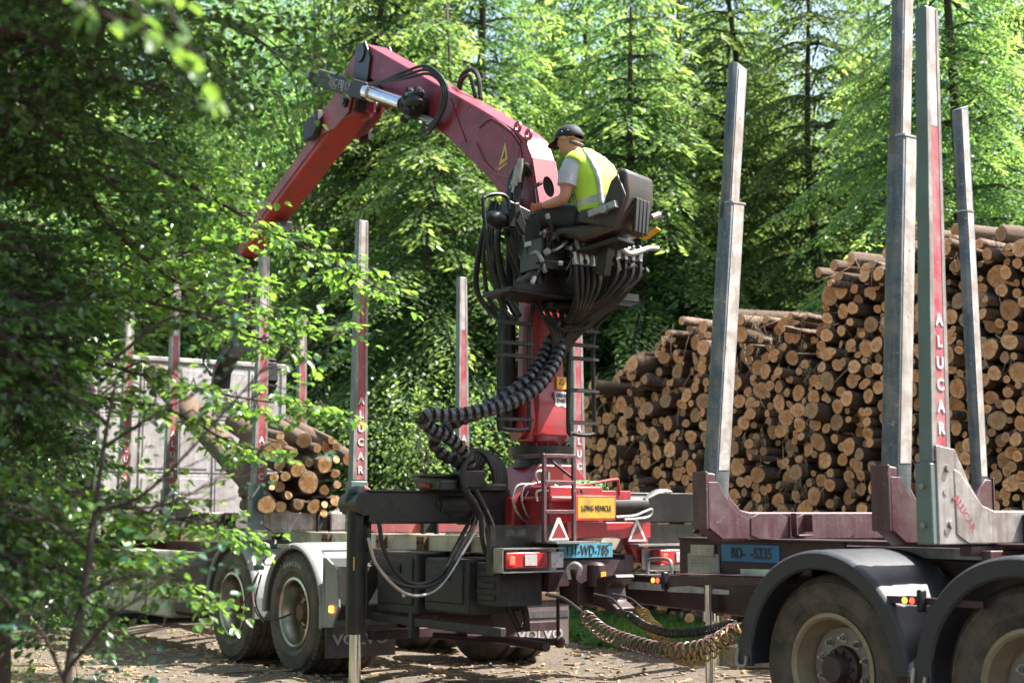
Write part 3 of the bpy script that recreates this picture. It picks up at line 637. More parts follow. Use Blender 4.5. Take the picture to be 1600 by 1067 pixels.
def bolster_bar(parent, X, z0, z1, Ya, Yb, mat, th=.13, name='bolster'):
    mb = MB(); k = .10
    poly = [(Ya, z0+.05), (Ya+.10, z0), (Yb-.10, z0), (Yb, z0+.05), (Yb, z1+.22), (Yb-.05, z1+.20), (Yb-.22, z1+.03), (Yb-.32, z1), (Ya+.32, z1), (Ya+.22, z1+.03), (Ya+.05, z1+.20), (Ya, z1+.22)]
    mb.prism(poly, X-th/2, X+th/2, 'X'); o = mb.build(name, M[mat], parent, org=(X, (Ya+Yb)/2, z1), bevel=.008)
    # clamp boxes on the face
    for yy in (Ya+.62, Yb-.62):
        q = MB(); q.bb((X+th/2, yy-.075, z0-.02), (X+th/2+.05, yy-.055, z1-.02)); q.bb((X+th/2, yy+.055, z0-.02), (X+th/2+.05, yy+.075, z1-.02)); q.bb((X+th/2, yy-.075, z0-.03), (X+th/2+.06, yy+.075, z0-.01))
        q.bb((X+th/2+.001, yy-.05, z0+.01), (X+th/2+.012, yy+.05, z1-.05)); q.build('clamp', M['darkplastic' if mat != 'maroon' else 'maroon'], o, bevel=.004)
    return o
# ------------------------------------------------------------------ the timber truck
tk = thing('timber_truck', 'timber truck with aluminium bunks and a small load, ahead of the maroon trailer', 'truck', T, (-2, 1.25, 0))
cm = MB()
for y in (.82, 1.55): cm.bb((-8.2, y, .80), (2.7, y+.09, 1.07))
cm.each('chassis_rail', M['maroondark'], tk, bevel=.006); cm = MB()
for x in (-5.2, -3.2, -.7, 1.4, 2.62): cm.bb((x, .91, .84), (x+.08, 1.55, 1.03))
cm.each('cross_member', M['maroondark'], tk)
sf = MB()
for y in (.55, 1.78): sf.bb((-5.6, y, 1.085), (2.55, y+.10, 1.215))
sf.each('subframe_rail', M['cream'], tk, bevel=.005); sf = MB()
for x in (-5.4, -3.9, -2.4, -1.5, -.45, .55, 1.5, 2.3): sf.bb((x, .65, 1.10), (x+.08, 1.78, 1.20))
sf.each('subframe_cross_piece', M['cream'], tk)
for x in (-4.3, -2.6, -1.6, -.5, .55, 1.25, 1.9):
    hold = MB(); hold.bb((x, .505, 1.09), (x+.12, .545, 1.20)); hold.cyl((x+.03, .505, 1.15), (x+.03, .49, 1.15), .014, n=6); hold.cyl((x+.09, .505, 1.15), (x+.09, .49, 1.15), .014, n=6)
    hold.build('mounting_plate', M['rust'], tk)
w1 = wheel('wheel', tk, 0, 0, dual=True, rim='alloy', disc='rimcream', deep=.185, hub='rust')
w2 = copy_wheel(w1, tk, -1.37, 0, 0, .4)
for x in (0, -1.37):
    for yy in (1.85,):
        t2 = MB(); rs = .525
        for o_ in (0, .36):
            t2.lathe([(.30, .02), (.38, 0), (.47, 0), (.505, .02), (.525, .06), (.525, .13), (.51, .135), (.51, .165), (.525, .17), (.525, .24), (.50, .28), (.38, .29), (.29, .28)], (x, yy+o_, .525), 'Y', 40)
        fw = t2.build('far_wheel', M['rubber'], tk, org=(x, yy, .525))
    ax = MB(); ax.cyl((x, .25, .525), (x, 2.2, .525), .075, n=14); ax.ball((x, 1.2, .53), .20, 14, (1, 1, .9)); ax.build('axle', M['maroondark'], tk)
fw2 = MB(); fw2.lathe([(.26, .0), (.28, .05), (.525, .06), (.525, .28), (.3, .30)], (-6.2, .05, .525), 'Y', 40); fw2.build('front_wheel', M['rubber'], tk, org=(-6.2, .05, .525))
f1 = fender('fender', tk, 0, -.02, .525, .605, .62, 'fender', 8, 172, .10, .18)
f2 = clone(f1, tk, (-1.37, 0, 0))
for x in (-1.37, 0):
    q = MB(); q.bb((x-.28, -.044, 1.085), (x-.02, -.032, 1.118)); q.build('label_plate', M['platecream'], tk)
    q = MB()
    for a in (62, 40):
        g = math.radians(a)
        q.beam((x+.612*math.cos(g), .12, .525+.612*math.sin(g)), (x+.612*math.cos(g), .40, .525+.612*math.sin(g)), .018, .012, (math.cos(g), 0, math.sin(g)))
    for yy in (.12, .40): q.beam((x+.612*math.cos(math.radians(62)), yy, .525+.612*math.sin(math.radians(62))), (x+.612*math.cos(math.radians(40)), yy, .525+.612*math.sin(math.radians(40))), .014, .014)
    q.build('fender_bracket', M['darkplastic'], tk)
# rear skirt and near mudflap
q = MB(); q.bb((.60, -.03, .44), (.66, .58, 1.02)); q.prism([(.60, .90), (.66, 1.02), (.86, .93), (.90, .62), (.80, .45), (.66, .44)], -.03, -.005); q.build('rear_guard', M['fender'], tk, bevel=.006)
q = MB(); q.bb((.664, -.0, .55), (.70, .05, .88)); q.bb((.66, .04, .50), (.70, .58, .95)); q.build('guard_trim', M['darkplastic'], tk, bevel=.006)
q = MB(); q.bb((.70, -.045, .19), (.712, .62, .45)); mf = q.build('mudflap', M['flap'], tk, bevel=.004)
text('VOLVO', .125, M['greytext'], mf, (.714, .285, .335), (0, 1, 0), (0, 0, 1), xs=1.28, bold=.003)
q = MB(); q.bb((.70, 1.80, .19), (.712, 2.46, .62)); mf2 = q.build('mudflap', M['flapbrown'], tk, bevel=.004)
q = MB(); q.bb((.713, 1.80, .44), (.718, 2.46, .50)); q.build('flap_fold', M['flap'], mf2)
text('VOLVO', .125, M['greytext'], mf2, (.714, 2.14, .285), (0, 1, 0), (0, 0, 1), xs=1.22, bold=.003)
q = MB(); q.bb((.69, 1.72, .60), (.73, 2.50, .66)); q.build('flap_bar', M['rust'], tk)
m_ = MB(); m_.box((.79, -.035, .60), (.055, .03, .055)); m_.build('side_marker', M['gloworange'], tk, bevel=.004)
# tool boxes between rear wheel and tail
q = MB(); q.bb((.95, .30, .58), (1.62, .80, 1.08)); tb = q.build('tool_box', M['darkplastic'], tk, bevel=.02)
q = MB(); q.bb((1.0, .285, .66), (1.56, .302, 1.03)); q.build('lid', M['darkplastic'], tb, bevel=.012)
q = MB(); q.bb((1.16, .272, .90), (1.38, .288, .98)); q.bb((1.20, .262, .925), (1.34, .274, .955)); q.build('latch', M['black'], tb, bevel=.004)
text('IIII', .05, M['white'], tb, (1.44, .281, .74), (1, 0, 0), (0, 0, 1), bold=.003)
q = MB(); q.bb((1.66, .34, .62), (2.30, .84, 1.04)); tb2 = q.build('tool_box', M['darkplastic'], tk, bevel=.02)
q = MB(); q.bb((1.71, .325, .70), (2.25, .342, 1.0)); q.bb((1.85, .31, .88), (2.08, .328, .95)); q.build('lid', M['darkplastic'], tb2, bevel=.012)
q = MB(); q.bb((2.34, .40, .70), (2.64, .80, 1.02)); 
for k in range(3): q.bb((2.38, .385, .74+k*.09), (2.60, .402, .785+k*.09))
q.build('valve_cover', M['darkplastic'], tk, bevel=.008)
q = MB(); q.bb((.9, .28, .50), (2.85, .33, .565)); q.bb((1.55, .26, .40), (1.60, .34, .60)); q.build('side_guard', M['darkplastic'], tk, bevel=.006)
q = MB(); q.cyl((.95, 1.2, .36), (2.2, 1.15, .34), .04, n=12); q.cyl((1.3, .85, .60), (2.1, .85, .60), .16, n=18); q.bb((.8, .3, .34), (.9, 2.2, .42))
q.cyl((1.9, 1.48, .34), (1.9, 1.48, .72), .015, n=8); q.cyl((1.2, .7, .38), (1.9, 1.45, .34), .03, n=10); q.ball((1.92, 1.48, .34), .05, 10)
q.build('underbody', M['maroondark'], tk, bevel=.004)
# front part of the truck, mostly behind the leaves
q = MB(); q.bb((-2.95, .02, .34), (-2.10, .60, .92)); q.build('fuel_tank', M['maroondark'], tk, bevel=.05)
q = MB(); q.bb((-5.2, .0, .30), (-3.02, .42, .98)); cp = q.build('side_skirt', M['cream'], tk, bevel=.03)
q = MB()
for x in (-4.5, -3.75): q.bb((x, -.006, .34), (x+.02, .006, .94))
q.each('panel_gap', M['darkplastic'], cp)
q = MB(); q.box((-3.95, -.008, .80), (.10, .012, .16)); q.build('handle', M['darkplastic'], cp, bevel=.01)
m_ = MB(); m_.box((-5.32, -.02, .66), (.10, .03, .06)); m_.build('side_marker', M['gloworange'], tk)
cab = MB(); cab.prism([(-8.1, .35), (-5.95, .35), (-5.95, 2.75), (-6.3, 3.15), (-7.5, 3.1), (-8.1, 1.9)], .06, 2.42); cabo = cab.build('cab', M['maroon'], tk, bevel=.06)
q = MB(); q.prism([(-7.85, 1.75), (-6.9, 1.75), (-6.9, 2.55), (-7.55, 2.55)], .045, .065); q.build('side_window', M['black'], cabo)
q = MB(); q.beam((-7.9, -.18, 2.0), (-7.9, -.18, 2.55), .12, .22); q.beam((-7.8, .08, 2.5), (-7.9, -.15, 2.5), .03, .03); q.build('mirror', M['black'], cabo, bevel=.02)
fw3 = fender('front_fender', tk, -6.2, -.01, .525, .63, .4, 'maroon', 5, 175, .1, .1)
# headboard
q = MB(); q.bb((-5.64, .02, 1.20), (-5.60, 2.43, 3.28)); hb = q.build('headboard', M['whitedirty'], tk, bevel=.006)
pn = None
for i in range(5):
    y0 = .03+i*.48
    for j, (za, zb_) in enumerate(((1.24, 1.88), (1.90, 2.56), (2.58, 3.24))):
        q = MB(); q.bb((-5.598, y0+.012, za), (-5.578, y0+.462, zb_)); q.bb((-5.578, y0+.05, za+.05), (-5.570, y0+.42, zb_-.05)); q.build('panel', M['whitedirty'], hb, bevel=.006)
q = MB()
for y in (.0, 2.40): q.bb((-5.68, y, 1.1), (-5.56, y+.07, 3.32))
q.bb((-5.68, .0, 3.28), (-5.56, 2.47, 3.34)); q.each('post', M['whitedirty'], hb, bevel=.01)
# bunks with stakes
BUNK = [(-4.86, 'aluwhite'), (-3.35, 'aluwhite'), (-1.02, 'aluwhite'), (.98, 'pinkred')]
for X, mt in BUNK:
    zt = 3.86 if X > -2 else 3.9
    b = bolster_bar(tk, X, 1.225, 1.40, .12, 2.33, mt)
    s1 = alu_stake(tk, X, .015, 1.235, zt, 1, zl=2.32 if X > .5 else 2.08 if X > -2 else 2.25, lean=.04)
    s2 = alu_stake(tk, X, 2.44, 1.235, zt, -1, zl=2.16, lean=-.05)
# tail: cross member with the crane base, light bars, plate, long vehicle sign, reflectors
q = MB(); q.bb((2.62, .98, 1.20), (2.72, 1.80, 1.32)); q.prism([(1.80, 1.32), (1.42, 1.32), (1.42, 1.20), (1.58, 1.19), (1.66, 1.05), (1.72, 1.0), (1.80, 1.0)], 2.60, 2.69, 'X')
tail = q.build('tail_frame', M['red'], tk, bevel=.006)
q = MB(); q.bb((2.66, .72, 1.165), (2.94, 1.10, 1.18)); q.bb((2.70, 1.58, 1.135), (2.84, 2.3, 1.150)); q.each('tail_shelf', M['steel'], tk)
q = MB(); q.bb((2.72, .312, .955), (2.84, .865, .966)); q.bb((2.72, .312, 1.125), (2.84, .865, 1.135)); q.bb((2.72, .305, .966), (2.84, .312, 1.125)); q.bb((2.72, .312, .966), (2.73, .865, 1.125)); q.build('lamp_bracket', M['steel'], tk); q = MB(); q.bb((2.72, 1.70, .94), (2.83, 2.26, .95)); q.bb((2.72, 1.70, .95), (2.73, 2.26, 1.11)); q.build('lamp_bracket', M['steel'], tk)
for y0 in (.335, 1.79):
    q = MB(); q.bb((2.74, y0, .985), (2.845, y0+.37, 1.105)); tl = q.build('tail_light', M['lampred'], tk, bevel=.012)
    q = MB(); q.bb((2.846, y0+.16, 1.005), (2.853, y0+.27, 1.085)); q.build('clear_lens', M['lampwhite'], tl, bevel=.003)
    q = MB(); q.box((2.850, y0+.052, 1.045), (.012, .042, .06)); q.build('lit_bulb', M['glowred'], tl, bevel=.004)
q = MB(); q.bb((2.76, .74, .985), (2.85, .85, 1.105)); wl = q.build('work_lamp', M['lampwhite'], tk, bevel=.01)
q = MB()
for a, b in ((.765, 1.075), (.825, 1.075), (.795, 1.045), (.765, 1.015), (.825, 1.015)): q.cyl((2.851, a, b), (2.856, a, b), .011, n=10)
q.each('led', M['tape'], wl)
q = MB(); q.bb((2.70, .90, 1.050), (2.715, 1.42, 1.165)); np_ = q.build('number_plate', M['plateblue'], tk, bevel=.003)
text('131-WD-785', .112, M['blackink'], np_, (2.718, 1.175, 1.105), (0, 1, 0), (0, 0, 1), xs=.66, spacing=1.05, bold=-.0006)
q = MB(); q.bb((2.745, 1.035, 1.335), (2.76, 1.42, 1.525)); lv = q.build('long_vehicle_sign', M['signred'], tk, bevel=.003)
q = MB(); q.bb((2.7605, 1.05, 1.352), (2.7625, 1.405, 1.508)); q.build('sign_face', M['yellow'], lv)
text('LONG VEHICLE', .060, M['blackink'], lv, (2.765, 1.228, 1.428), (0, 1, 0), (0, 0, 1), xs=.66, spacing=1.08, bold=-.0006)
for y0 in (.79, 1.655):
    q = MB(); z0 = 1.19 if y0 < 1 else 1.17; tri = [(y0-.095, z0), (y0+.095, z0), (y0+.012, z0+.165), (y0-.012, z0+.165)]
    q.prism(tri, 2.86 if y0 < 1 else 2.72, 2.872 if y0 < 1 else 2.732, 'X'); tr = q.build('warning_triangle', M['white'], tk, bevel=.003)
    X_ = 2.8725 if y0 < 1 else 2.7325; q = MB(); q.prism([(y0-.066, z0+.018), (y0+.066, z0+.018), (y0, z0+.130)], X_, X_+.002, 'X'); q.build('reflector', M['reflred'], tr)
q = MB(); q.prism([(1.26, 1.57), (1.78, 1.57), (1.78, 1.50), (1.26, 1.50)], 2.3, 2.5, 'X'); q.each('red_cross_bar', M['red'], tk, bevel=.006)
q = MB(); q.tube(smoothpath([(2.5, 1.08, 1.59), (2.5, 1.35, 1.62), (2.5, 1.62, 1.66), (2.5, 1.65, 1.63), (2.5, 1.66, 1.54)], 4), .012, 8); q.build('grab_rail', M['red'], tk)
# trailer coupling at the tail
q = MB(); q.bb((2.55, 1.02, .70), (2.80, 1.38, .88)); q.cyl((2.7, 1.2, .74), (3.0, 1.2, .78), .07, n=14); q.prism([(2.85, .70), (2.98, .68), (3.12, .64), (3.14, .69), (3.04, .74), (3.02, .84), (3.14, .91), (3.12, .94), (2.92, .91), (2.85, .88)], 1.12, 1.30)
q.build('coupling', M['maroondark'], tk, bevel=.01)
q = MB(); q.cyl((2.84, 1.16, .84), (2.84, 1.16, .99), .075, .07, 16); q.ball((2.84, 1.16, .99), .07, 14, (1, 1, .5)); q.cyl((2.80, .96, .92), (2.92, .96, .92), .05, n=14); q.build('air_cylinder', M['maroondark'], tk)
q = MB(); q.box((2.918, 1.17, .93), (.006, .05, .04)); q.build('sticker', M['yellow'], tk)
q = MB(); q.bb((2.60, .32, .94), (2.66, .98, 1.30)); q.bb((2.60, 1.80, .94), (2.66, 2.3, 1.30)); q.each('tail_plate', M['greasy'], tk)
q = MB(); q.tube(smoothpath([(2.74, 1.72, 1.50), (2.74, 1.86, 1.56), (2.74, 2.0, 1.56)], 5), [.02, .03, .04, .045, .05, .055, .055, .05, .05, .04, .02], 10, flat=.4); q.tube(smoothpath([(2.76, 1.42, 1.36), (2.76, 1.60, 1.37), (2.76, 1.70, 1.40), (2.76, 1.78, 1.42), (2.76, 1.74, 1.36), (2.76, 1.5, 1.34)], 5), .012, 8); q.each('lever_handle', M['steel'], tk)
# red air lines hanging by the wheels
for x in (-.62, -.55):
    q = MB(); q.tube(smoothpath([(-.66, -.05, .86), (-.72, -.08, .72), (-.95 if x < -.6 else -.60, -.10, .52), (-1.15 if x < -.6 else -.40, -.10, .42)], 5), .008, 6)
    q.build('air_line', M['hoseR'], tk)
q = MB(); q.tube(smoothpath([(-.60, -.05, .84), (-.60, -.10, .60), (-.38, -.12, .46), (-.10, -.12, .47), (.0, -.02, .52)], 5), .009, 6); q.cyl((-.70, -.06, .90), (-.56, -.06, .90), .022, n=10); q.build('valve_hose', M['hose'], tk)
for i, c_ in enumerate('HANKOOK'):
    g = math.radians(112-i*7.2); text(c_, .058, M['greytext'], w1, (.425*math.cos(g), -.021, .525+.425*math.sin(g)), (math.sin(g), 0, -math.cos(g)), (math.cos(g), 0, math.sin(g)), depth=.001, bold=.001)
# ------------------------------------------------------------------ the maroon trailer
tr = thing('log_trailer', 'maroon timber trailer with tall grey stakes and black mudguards, coupled behind the truck', 'trailer', R, (1.5, 1.25, 0))
q = MB(); q.bb((-1.80, .75, .98), (6.5, .90, 1.185)); q.bb((-1.80, 1.70, .98), (6.5, 1.85, 1.185)); q.bb((-1.82, .46, .955), (-1.74, 2.2, 1.225))
for x in (-.4, 1.2, 2.6): q.bb((x, .9, 1.0), (x+.1, 1.7, 1.15))
q.build('chassis', M['maroondark'], tr, bevel=.008)
q = MB(); q.bb((-1.79, .45, .955), (-.30, .47, 1.215)); q.bb((-.30, .60, .90), (6.5, .64, 1.12)); q.bb((-1.79, .42, 1.212), (6.5, .75, 1.226)); sp = q.build('side_panel', M['maroondark'], tr, bevel=.004)
q = MB(); q.bb((-.30, .594, 1.13), (6.5, .606, 1.19)); q.build('silver_rail', M['tape'], sp)
q = MB(); q.bb((-1.37, .438, 1.075), (-.84, .452, 1.188)); pl = q.build('number_plate', M['plateblue2'], sp, bevel=.003)
text('BD-  -5235', .098, M['blackink'], pl, (-1.09, .435, 1.13), (1, 0, 0), (0, 0, 1), xs=.86, bold=.0015)
q = MB(); q.bb((-1.71, .438, .965), (-1.40, .452, 1.12)); q.bb((-1.67, .430, 1.105), (-1.44, .446, 1.18)); dp = q.build('data_plate', M['platecream'], sp, bevel=.002)
q = MB()
for k in range(6):
    for j in range(7): 
        if (k*j+k) % 5: q.bb((-1.695+j*.04, .4355, .985+k*.02), (-1.667+j*.04, .438, .989+k*.02))
q.each('print_line', M['greytext'], dp)
q = MB(); q.cyl((-1.42, .438, .995), (-1.42, .42, .995), .036, n=20); q.build('dial', M['platecream'], sp)
# drawbar
q = MB(); q.prism([(-3.40, .70), (-3.42, .88), (-3.36, .905), (-1.8, .955), (-1.0, .99), (-1.0, .70), (-1.6, .655)], 1.08, 1.36)
db = q.build('drawbar', M['maroondark'], tr, bevel=.015)
q = MB(); q.prism([(-3.34, .80), (-3.34, .862), (-2.75, .862), (-2.72, .805)], 1.0765, 1.0795); q.prism([(-2.68, .80), (-2.68, .862), (-2.0, .84), (-2.0, .81)], 1.0765, 1.0795); q.each('silver_strip', M['tape'], db)
q = MB(); q.bb((-3.34, 1.07, .906), (-1.9, 1.37, .918)); q.build('top_plate', M['steel'], db)
q = MB(); q.cyl((-3.75, 1.22, .80), (-3.38, 1.22, .80), .035, .06, 14); q.lathe([(.035, -.03), (.075, -.03), (.075, .03), (.035, .03)], (-3.80, 1.22, .80), 'Z', 20, closed=True); q.build('towing_eye', M['rust'], db)
q = MB(); q.tube(smoothpath([(-2.94, 1.1, .92), (-2.94, 1.1, 1.0), (-2.90, 1.1, 1.035), (-2.70, 1.1, 1.04), (-2.66, 1.1, 1.0), (-2.66, 1.1, .93)], 4), .014, 8); q.build('drawbar_handle', M['steel'], db)
q = MB(); q.prism([(-1.58, .905), (-1.52, .985), (-.28, 1.01), (-.28, .975), (-1.3, .93)], .12, .16); q.prism([(-1.50, .99), (-.28, 1.015), (-.28, 1.02), (-1.5, .996)], .12, .72)
q.prism([(-1.35, .935), (-.28, .97), (-.28, .64), (-.70, .72)], .70, .73)
q.beam((-.75, .18, .96), (-.70, .72, .72), .03, .05); q.build('side_arm', M['maroondark'], tr, bevel=.005)
q = MB(); q.prism([(-.90, .985), (-.90, 1.045), (-.30, 1.055), (-.30, .99)], .165, .17); q.build('arm_strip', M['tape'], tr)
def marker(X, Y, Z, nm='marker_light'):
    q = MB(); q.box((X+.05, Y, Z), (.035, .05, .115)); q.box((X, Y-.01, Z), (.10, .05, .045)); m_ = q.build(nm, M['black'], tr, bevel=.01)
    q = MB(); q.ball((X-.03, Y-.036, Z), .016, 12, (1, .7, 1)); q.build('lit_orange_lens', M['gloworange'], m_)
    q = MB(); q.ball((X+.018, Y-.036, Z), .016, 12, (1, .7, 1)); q.build('lit_red_lens', M['glowred'], m_)
marker(-1.62, .12, .95); marker(.68, -.10, .94)
q = MB(); q.bb((.42, -.09, .918), (1.1, -.05, .955)); q.build('lamp_rail', M['maroondark'], tr, bevel=.003)
# jack leg
q = MB(); q.cyl((-2.13, 1.0, .12), (-2.13, 1.0, .92), .034, n=18); q.cyl((-2.13, 1.0, .62), (-2.13, 1.0, .69), .052, n=18); jl = q.build('jack_leg', M['chrome'], tr)
q = MB(); q.cyl((-2.13, 1.0, .02), (-2.13, 1.0, .10), .065, .05, 18); q.cyl((-2.13, 1.0, .10), (-2.13, 1.0, .13), .04, n=14); q.build('foot', M['steel'], jl)
# wheels and mudguards
g1 = wheel('wheel', tr, 0, 0, dual=False, wide=.385, rim='rimtan', disc='rimgrey', deep=.125, hub='maroondark', tread=False)
g2 = copy_wheel(g1, tr, 1.31, 0, 0, .3); g3 = copy_wheel(g1, tr, 2.62, 0, 0, .8)
for x in (0, 1.31, 2.62):
    t2 = MB(); t2.lathe([(.29, 0), (.36, -.01), (.49, .0), (.525, .05), (.525, .34), (.49, .385), (.3, .38)], (x, 2.1, .525), 'Y', 40); t2.build('far_wheel', M['rubber'], tr, org=(x, 2.1, .525))
    q = MB(); q.cyl((x, .3, .525), (x, 2.3, .525), .07, n=14); q.box((x, .75, .75), (.5, .1, .3)); q.build('axle', M['maroondark'], tr)
h1 = fender('mudguard', tr, 0, -.10, .545, .635, .62, 'fenderblack', 2, 172, .13, .02, lipw=.105)
h2 = clone(h1, tr, (1.31, 0, 0)); h3 = clone(h1, tr, (2.62, 0, 0))
for x in (0, 1.31):
    q = MB(); q.tube(smoothpath([(x-.632, -.115, .60), (x-.640, -.12, .52), (x-.62, -.12, .50), (x-.57, -.12, .505), (x-.555, -.12, .56)], 4), .012, 8); q.build('mudguard_lip', M['steel'], tr)
q = MB(); q.bb((.60, -.08, .16), (.615, .50, .57)); q.bb((.617, -.08, .53), (.63, .50, .56)); q.build('mudflap', M['flap'], tr)
# steel bolsters with telescoping stakes
def steel_bolster(X, zt=1.395):
    mb = MB(); poly = [(-.06, 1.295), (.06, 1.215), (2.58, 1.215), (2.70, 1.295), (2.70, 1.63), (2.62, 1.635), (2.56, 1.58), (2.50, 1.48), (2.42, 1.41), (2.34, zt), (.30, zt), (.22, 1.41), (.14, 1.48), (.085, 1.58), (.04, 1.63), (-.06, 1.64)]
    mb.prism(poly, X-.055, X+.055, 'X'); o = mb.build('bolster', M['maroon'], tr, org=(X, 1.3, zt), bevel=.010)
    q = MB(); q.bb((X-.062, -.075, 1.29), (X+.062, -.055, 1.645)); q.bb((X-.062, 2.695, 1.29), (X+.062, 2.71, 1.645)); q.each('end_plate', M['maroon'], o, bevel=.004)
    q = MB()   # welded doubler plates with angled ends
    for a, b in ((.30, .62), (.70, 1.25)): q.prism([(a, 1.25), (a+.07, 1.225), (b-.07, 1.225), (b, 1.25), (b, 1.36), (b-.07, 1.388), (a+.07, 1.388), (a, 1.36)], X+.055, X+.061, 'X')
    q.prism([(-.05, 1.30), (.06, 1.23), (.28, 1.23), (.28, 1.35), (.17, 1.40), (.08, 1.50), (.03, 1.58), (-.05, 1.58)], X+.055, X+.060, 'X'); q.build('welded_plate', M['maroon'], o, bevel=.003)
    q = MB(); y = .72; q.bb((X+.06, y-.07, 1.25), (X+.11, y-.058, 1.39)); q.bb((X+.06, y+.05, 1.27), (X+.13, y+.062, 1.38)); q.bb((X+.06, y-.07, 1.24), (X+.13, y+.062, 1.252)); q.build('lug', M['maroon'], o, bevel=.003)
    return o
def steel_stake(parent, X, Y, side, zj, zt, lean, a=.115, b=.165, a2=.085, b2=.125, cut=.05):
    def seg(z0, z1, wx, wy, cutz=0):
        vs = []; c = .25
        for z in (z0, z1):
            l = lean*(z-1.3)*side; x0, x1 = X-wx/2, X+wx/2; y0 = Y+l; y1 = y0+wy*side
            k = wx*c; pts = [(x0, y0), (x0+k, y0-.0*side), (x1-k, y0), (x1, y0+k*side), (x1, y1-k*side), (x1-k, y1), (x0+k, y1), (x0, y1-k*side)]
            pts = [(x0+k, y0), (x1-k, y0), (x1, y0+k*side), (x1, y1-k*side), (x1-k, y1), (x0+k, y1), (x0, y1-k*side), (x0, y0+k*side)]
            vs.append([(px_, py_, z-(cutz*abs(py_-y0)/wy if z == z1 else 0)) for px_, py_ in pts])
        n = 8; v = vs[0]+vs[1]; f = [tuple(range(n))[::-1], tuple(range(n, 2*n))]+[(i, (i+1) % n, n+(i+1) % n, n+i) for i in range(n)]
        if side < 0: f = [t[::-1] for t in f]
        return v, f
    m0 = MB(); m0.add(*seg(1.30, zj, a, b)); st = m0.build('stake', M['stake'], parent, org=(X, Y, 1.3), bevel=.003, smooth=50)
    m1 = MB(); m1.add(*seg(zj, zj+.012, a+.012, b+.01)); m1.build('collar', M['steel'], st)
    m2 = MB(); m2.add(*seg(zj-.1, zt, a2, b2, cut)); m2.build('stake_extension', M['stake'], st, bevel=.003, smooth=50)
    # scuffed +X faces, painted paler as the sunlit side
    q = MB()
    for z0, z1, wx, wy in ((1.655, zj-.005, a, b), (zj+.015, zt-cut, a2, b2)):
        vs = []
        for z in (z0, z1):
            l = lean*(z-1.3)*side
            for yy in (.28, .80): vs += [(X+wx/2+.0006, Y+l+wy*yy*side, z), (X+wx/2+.003, Y+l+wy*yy*side, z)]
        q.add(vs, [(0, 1, 3, 2), (4, 6, 7, 5), (1, 5, 7, 3), (0, 2, 6, 4), (0, 4, 5, 1), (2, 3, 7, 6)])
    q.build('sunlit_scuffed_face', M['stakeback'], st); return st
bA = steel_bolster(-1.0); steel_stake(bA, -1.0, -.045, 1, 3.37, 4.33, .10); steel_stake(bA, -1.0, 2.69, -1, 3.60, 4.42, .02, a=.09, b=.12)
bB = steel_bolster(.45); steel_stake(bB, .45, -.045, 1, 3.48, 4.75, .075); steel_stake(bB, .45, 2.69, -1, 3.5, 4.5, .0)
cB = bolster_bar(tr, .74, 1.225, 1.40, .10, 2.55, 'aluwhite'); cs = alu_stake(cB, .74, -.06, 1.225, 4.13, 1, wX0=.085, wX1=.075, wY0=.150, wY1=.095, zl=2.40, lean=.10)
alu_stake(cB, .74, 2.68, 1.225, 4.13, -1, zl=2.4)
q = MB(); q.prism([(-.03, 1.225), (.50, 1.225), (.50, 1.36), (.34, 1.40), (.22, 1.55), (.12, 1.72), (-.03, 1.74)], .785, .80, 'X'); gp = q.build('gusset_plate', M['aluwhite'], tr, bevel=.005)
text('ALUCAR', .060, M['stickred'], gp, (.803, .17, 1.385), (0, .63, -.78), (0, .78, .63), bold=.003)
q = MB(); 
for y, z in ((.05, 1.62), (.06, 1.33)): q.cyl((.80, y, z), (.815, y, z), .02, n=8)
q.each('bolt', M['steel'], gp)
q = MB(); q.bb((.70, .25, 1.16), (.78, 2.3, 1.215)); q.bb((.64, .42, 1.195), (.84, .95, 1.212)); q.bb((.80, .30, 1.13), (.86, .9, 1.19)); q.build('cross_plate', M['maroon'], tr, bevel=.004)
# ------------------------------------------------------------------ the loader crane on the tail of the truck
cr = thing('loader_crane', 'red loader crane with bent boom, black ladders and looped hoses on the truck tail', 'crane', T, (2.0, 1.22, 1.2))
X0, Y0 = 2.0, 1.24
# base with outriggers
q = MB(); q.prism([(.80, 1.22), (1.66, 1.22), (1.66, 1.50), (1.58, 1.56), (1.50, 1.70), (1.42, 1.78), (1.06, 1.78), (.96, 1.62), (.80, 1.50)], 1.78, 2.24, 'X'); cb = q.build('base', M['red'], cr, bevel=.015)
q = MB(); q.bb((2.245, .90, 1.22), (2.60, 1.42, 1.60)); q.bb((2.24, .86, 1.48), (2.66, 1.48, 1.52)); bx = q.build('control_box', M['red'], cr, bevel=.015)
q = MB(); q.cyl((2.64, 1.18, 1.56), (2.668, 1.18, 1.56), .02, n=12); q.build('bolt', M['rust'], bx)
q = MB(); q.cyl((X0, Y0, 1.76), (X0, Y0, 1.88), .235, .20, 28); q.cyl((X0, Y0, 1.86), (X0, Y0, 1.93), .26, n=28)
for i in range(16): g = 6.283*i/16; q.cyl((X0+.235*math.cos(g), Y0+.235*math.sin(g), 1.93), (X0+.235*math.cos(g), Y0+.235*math.sin(g), 1.95), .014, n=6)
q.build('slewing_ring', M['greasy'], cr)
q = MB(); q.cyl((2.05, .55, 1.46), (2.05, 1.95, 1.46), .075, n=20); q.build('slewing_cylinder', M['red'], cr)
q = MB(); q.cyl((2.05, .22, 1.46), (2.05, .62, 1.46), .082, n=20); q.cyl((2.05, .18, 1.46), (2.05, .23, 1.46), .060, n=20); q.cyl((2.05, .52, 1.46), (2.05, .57, 1.46), .095, n=20); q.cyl((2.05, .95, 1.46), (2.05, 1.0, 1.46), .092, n=20); q.cyl((2.08, 1.55, 1.46), (2.08, 2.25, 1.46), .082, n=20); q.each('cylinder_end', M['darkplastic'], cr)
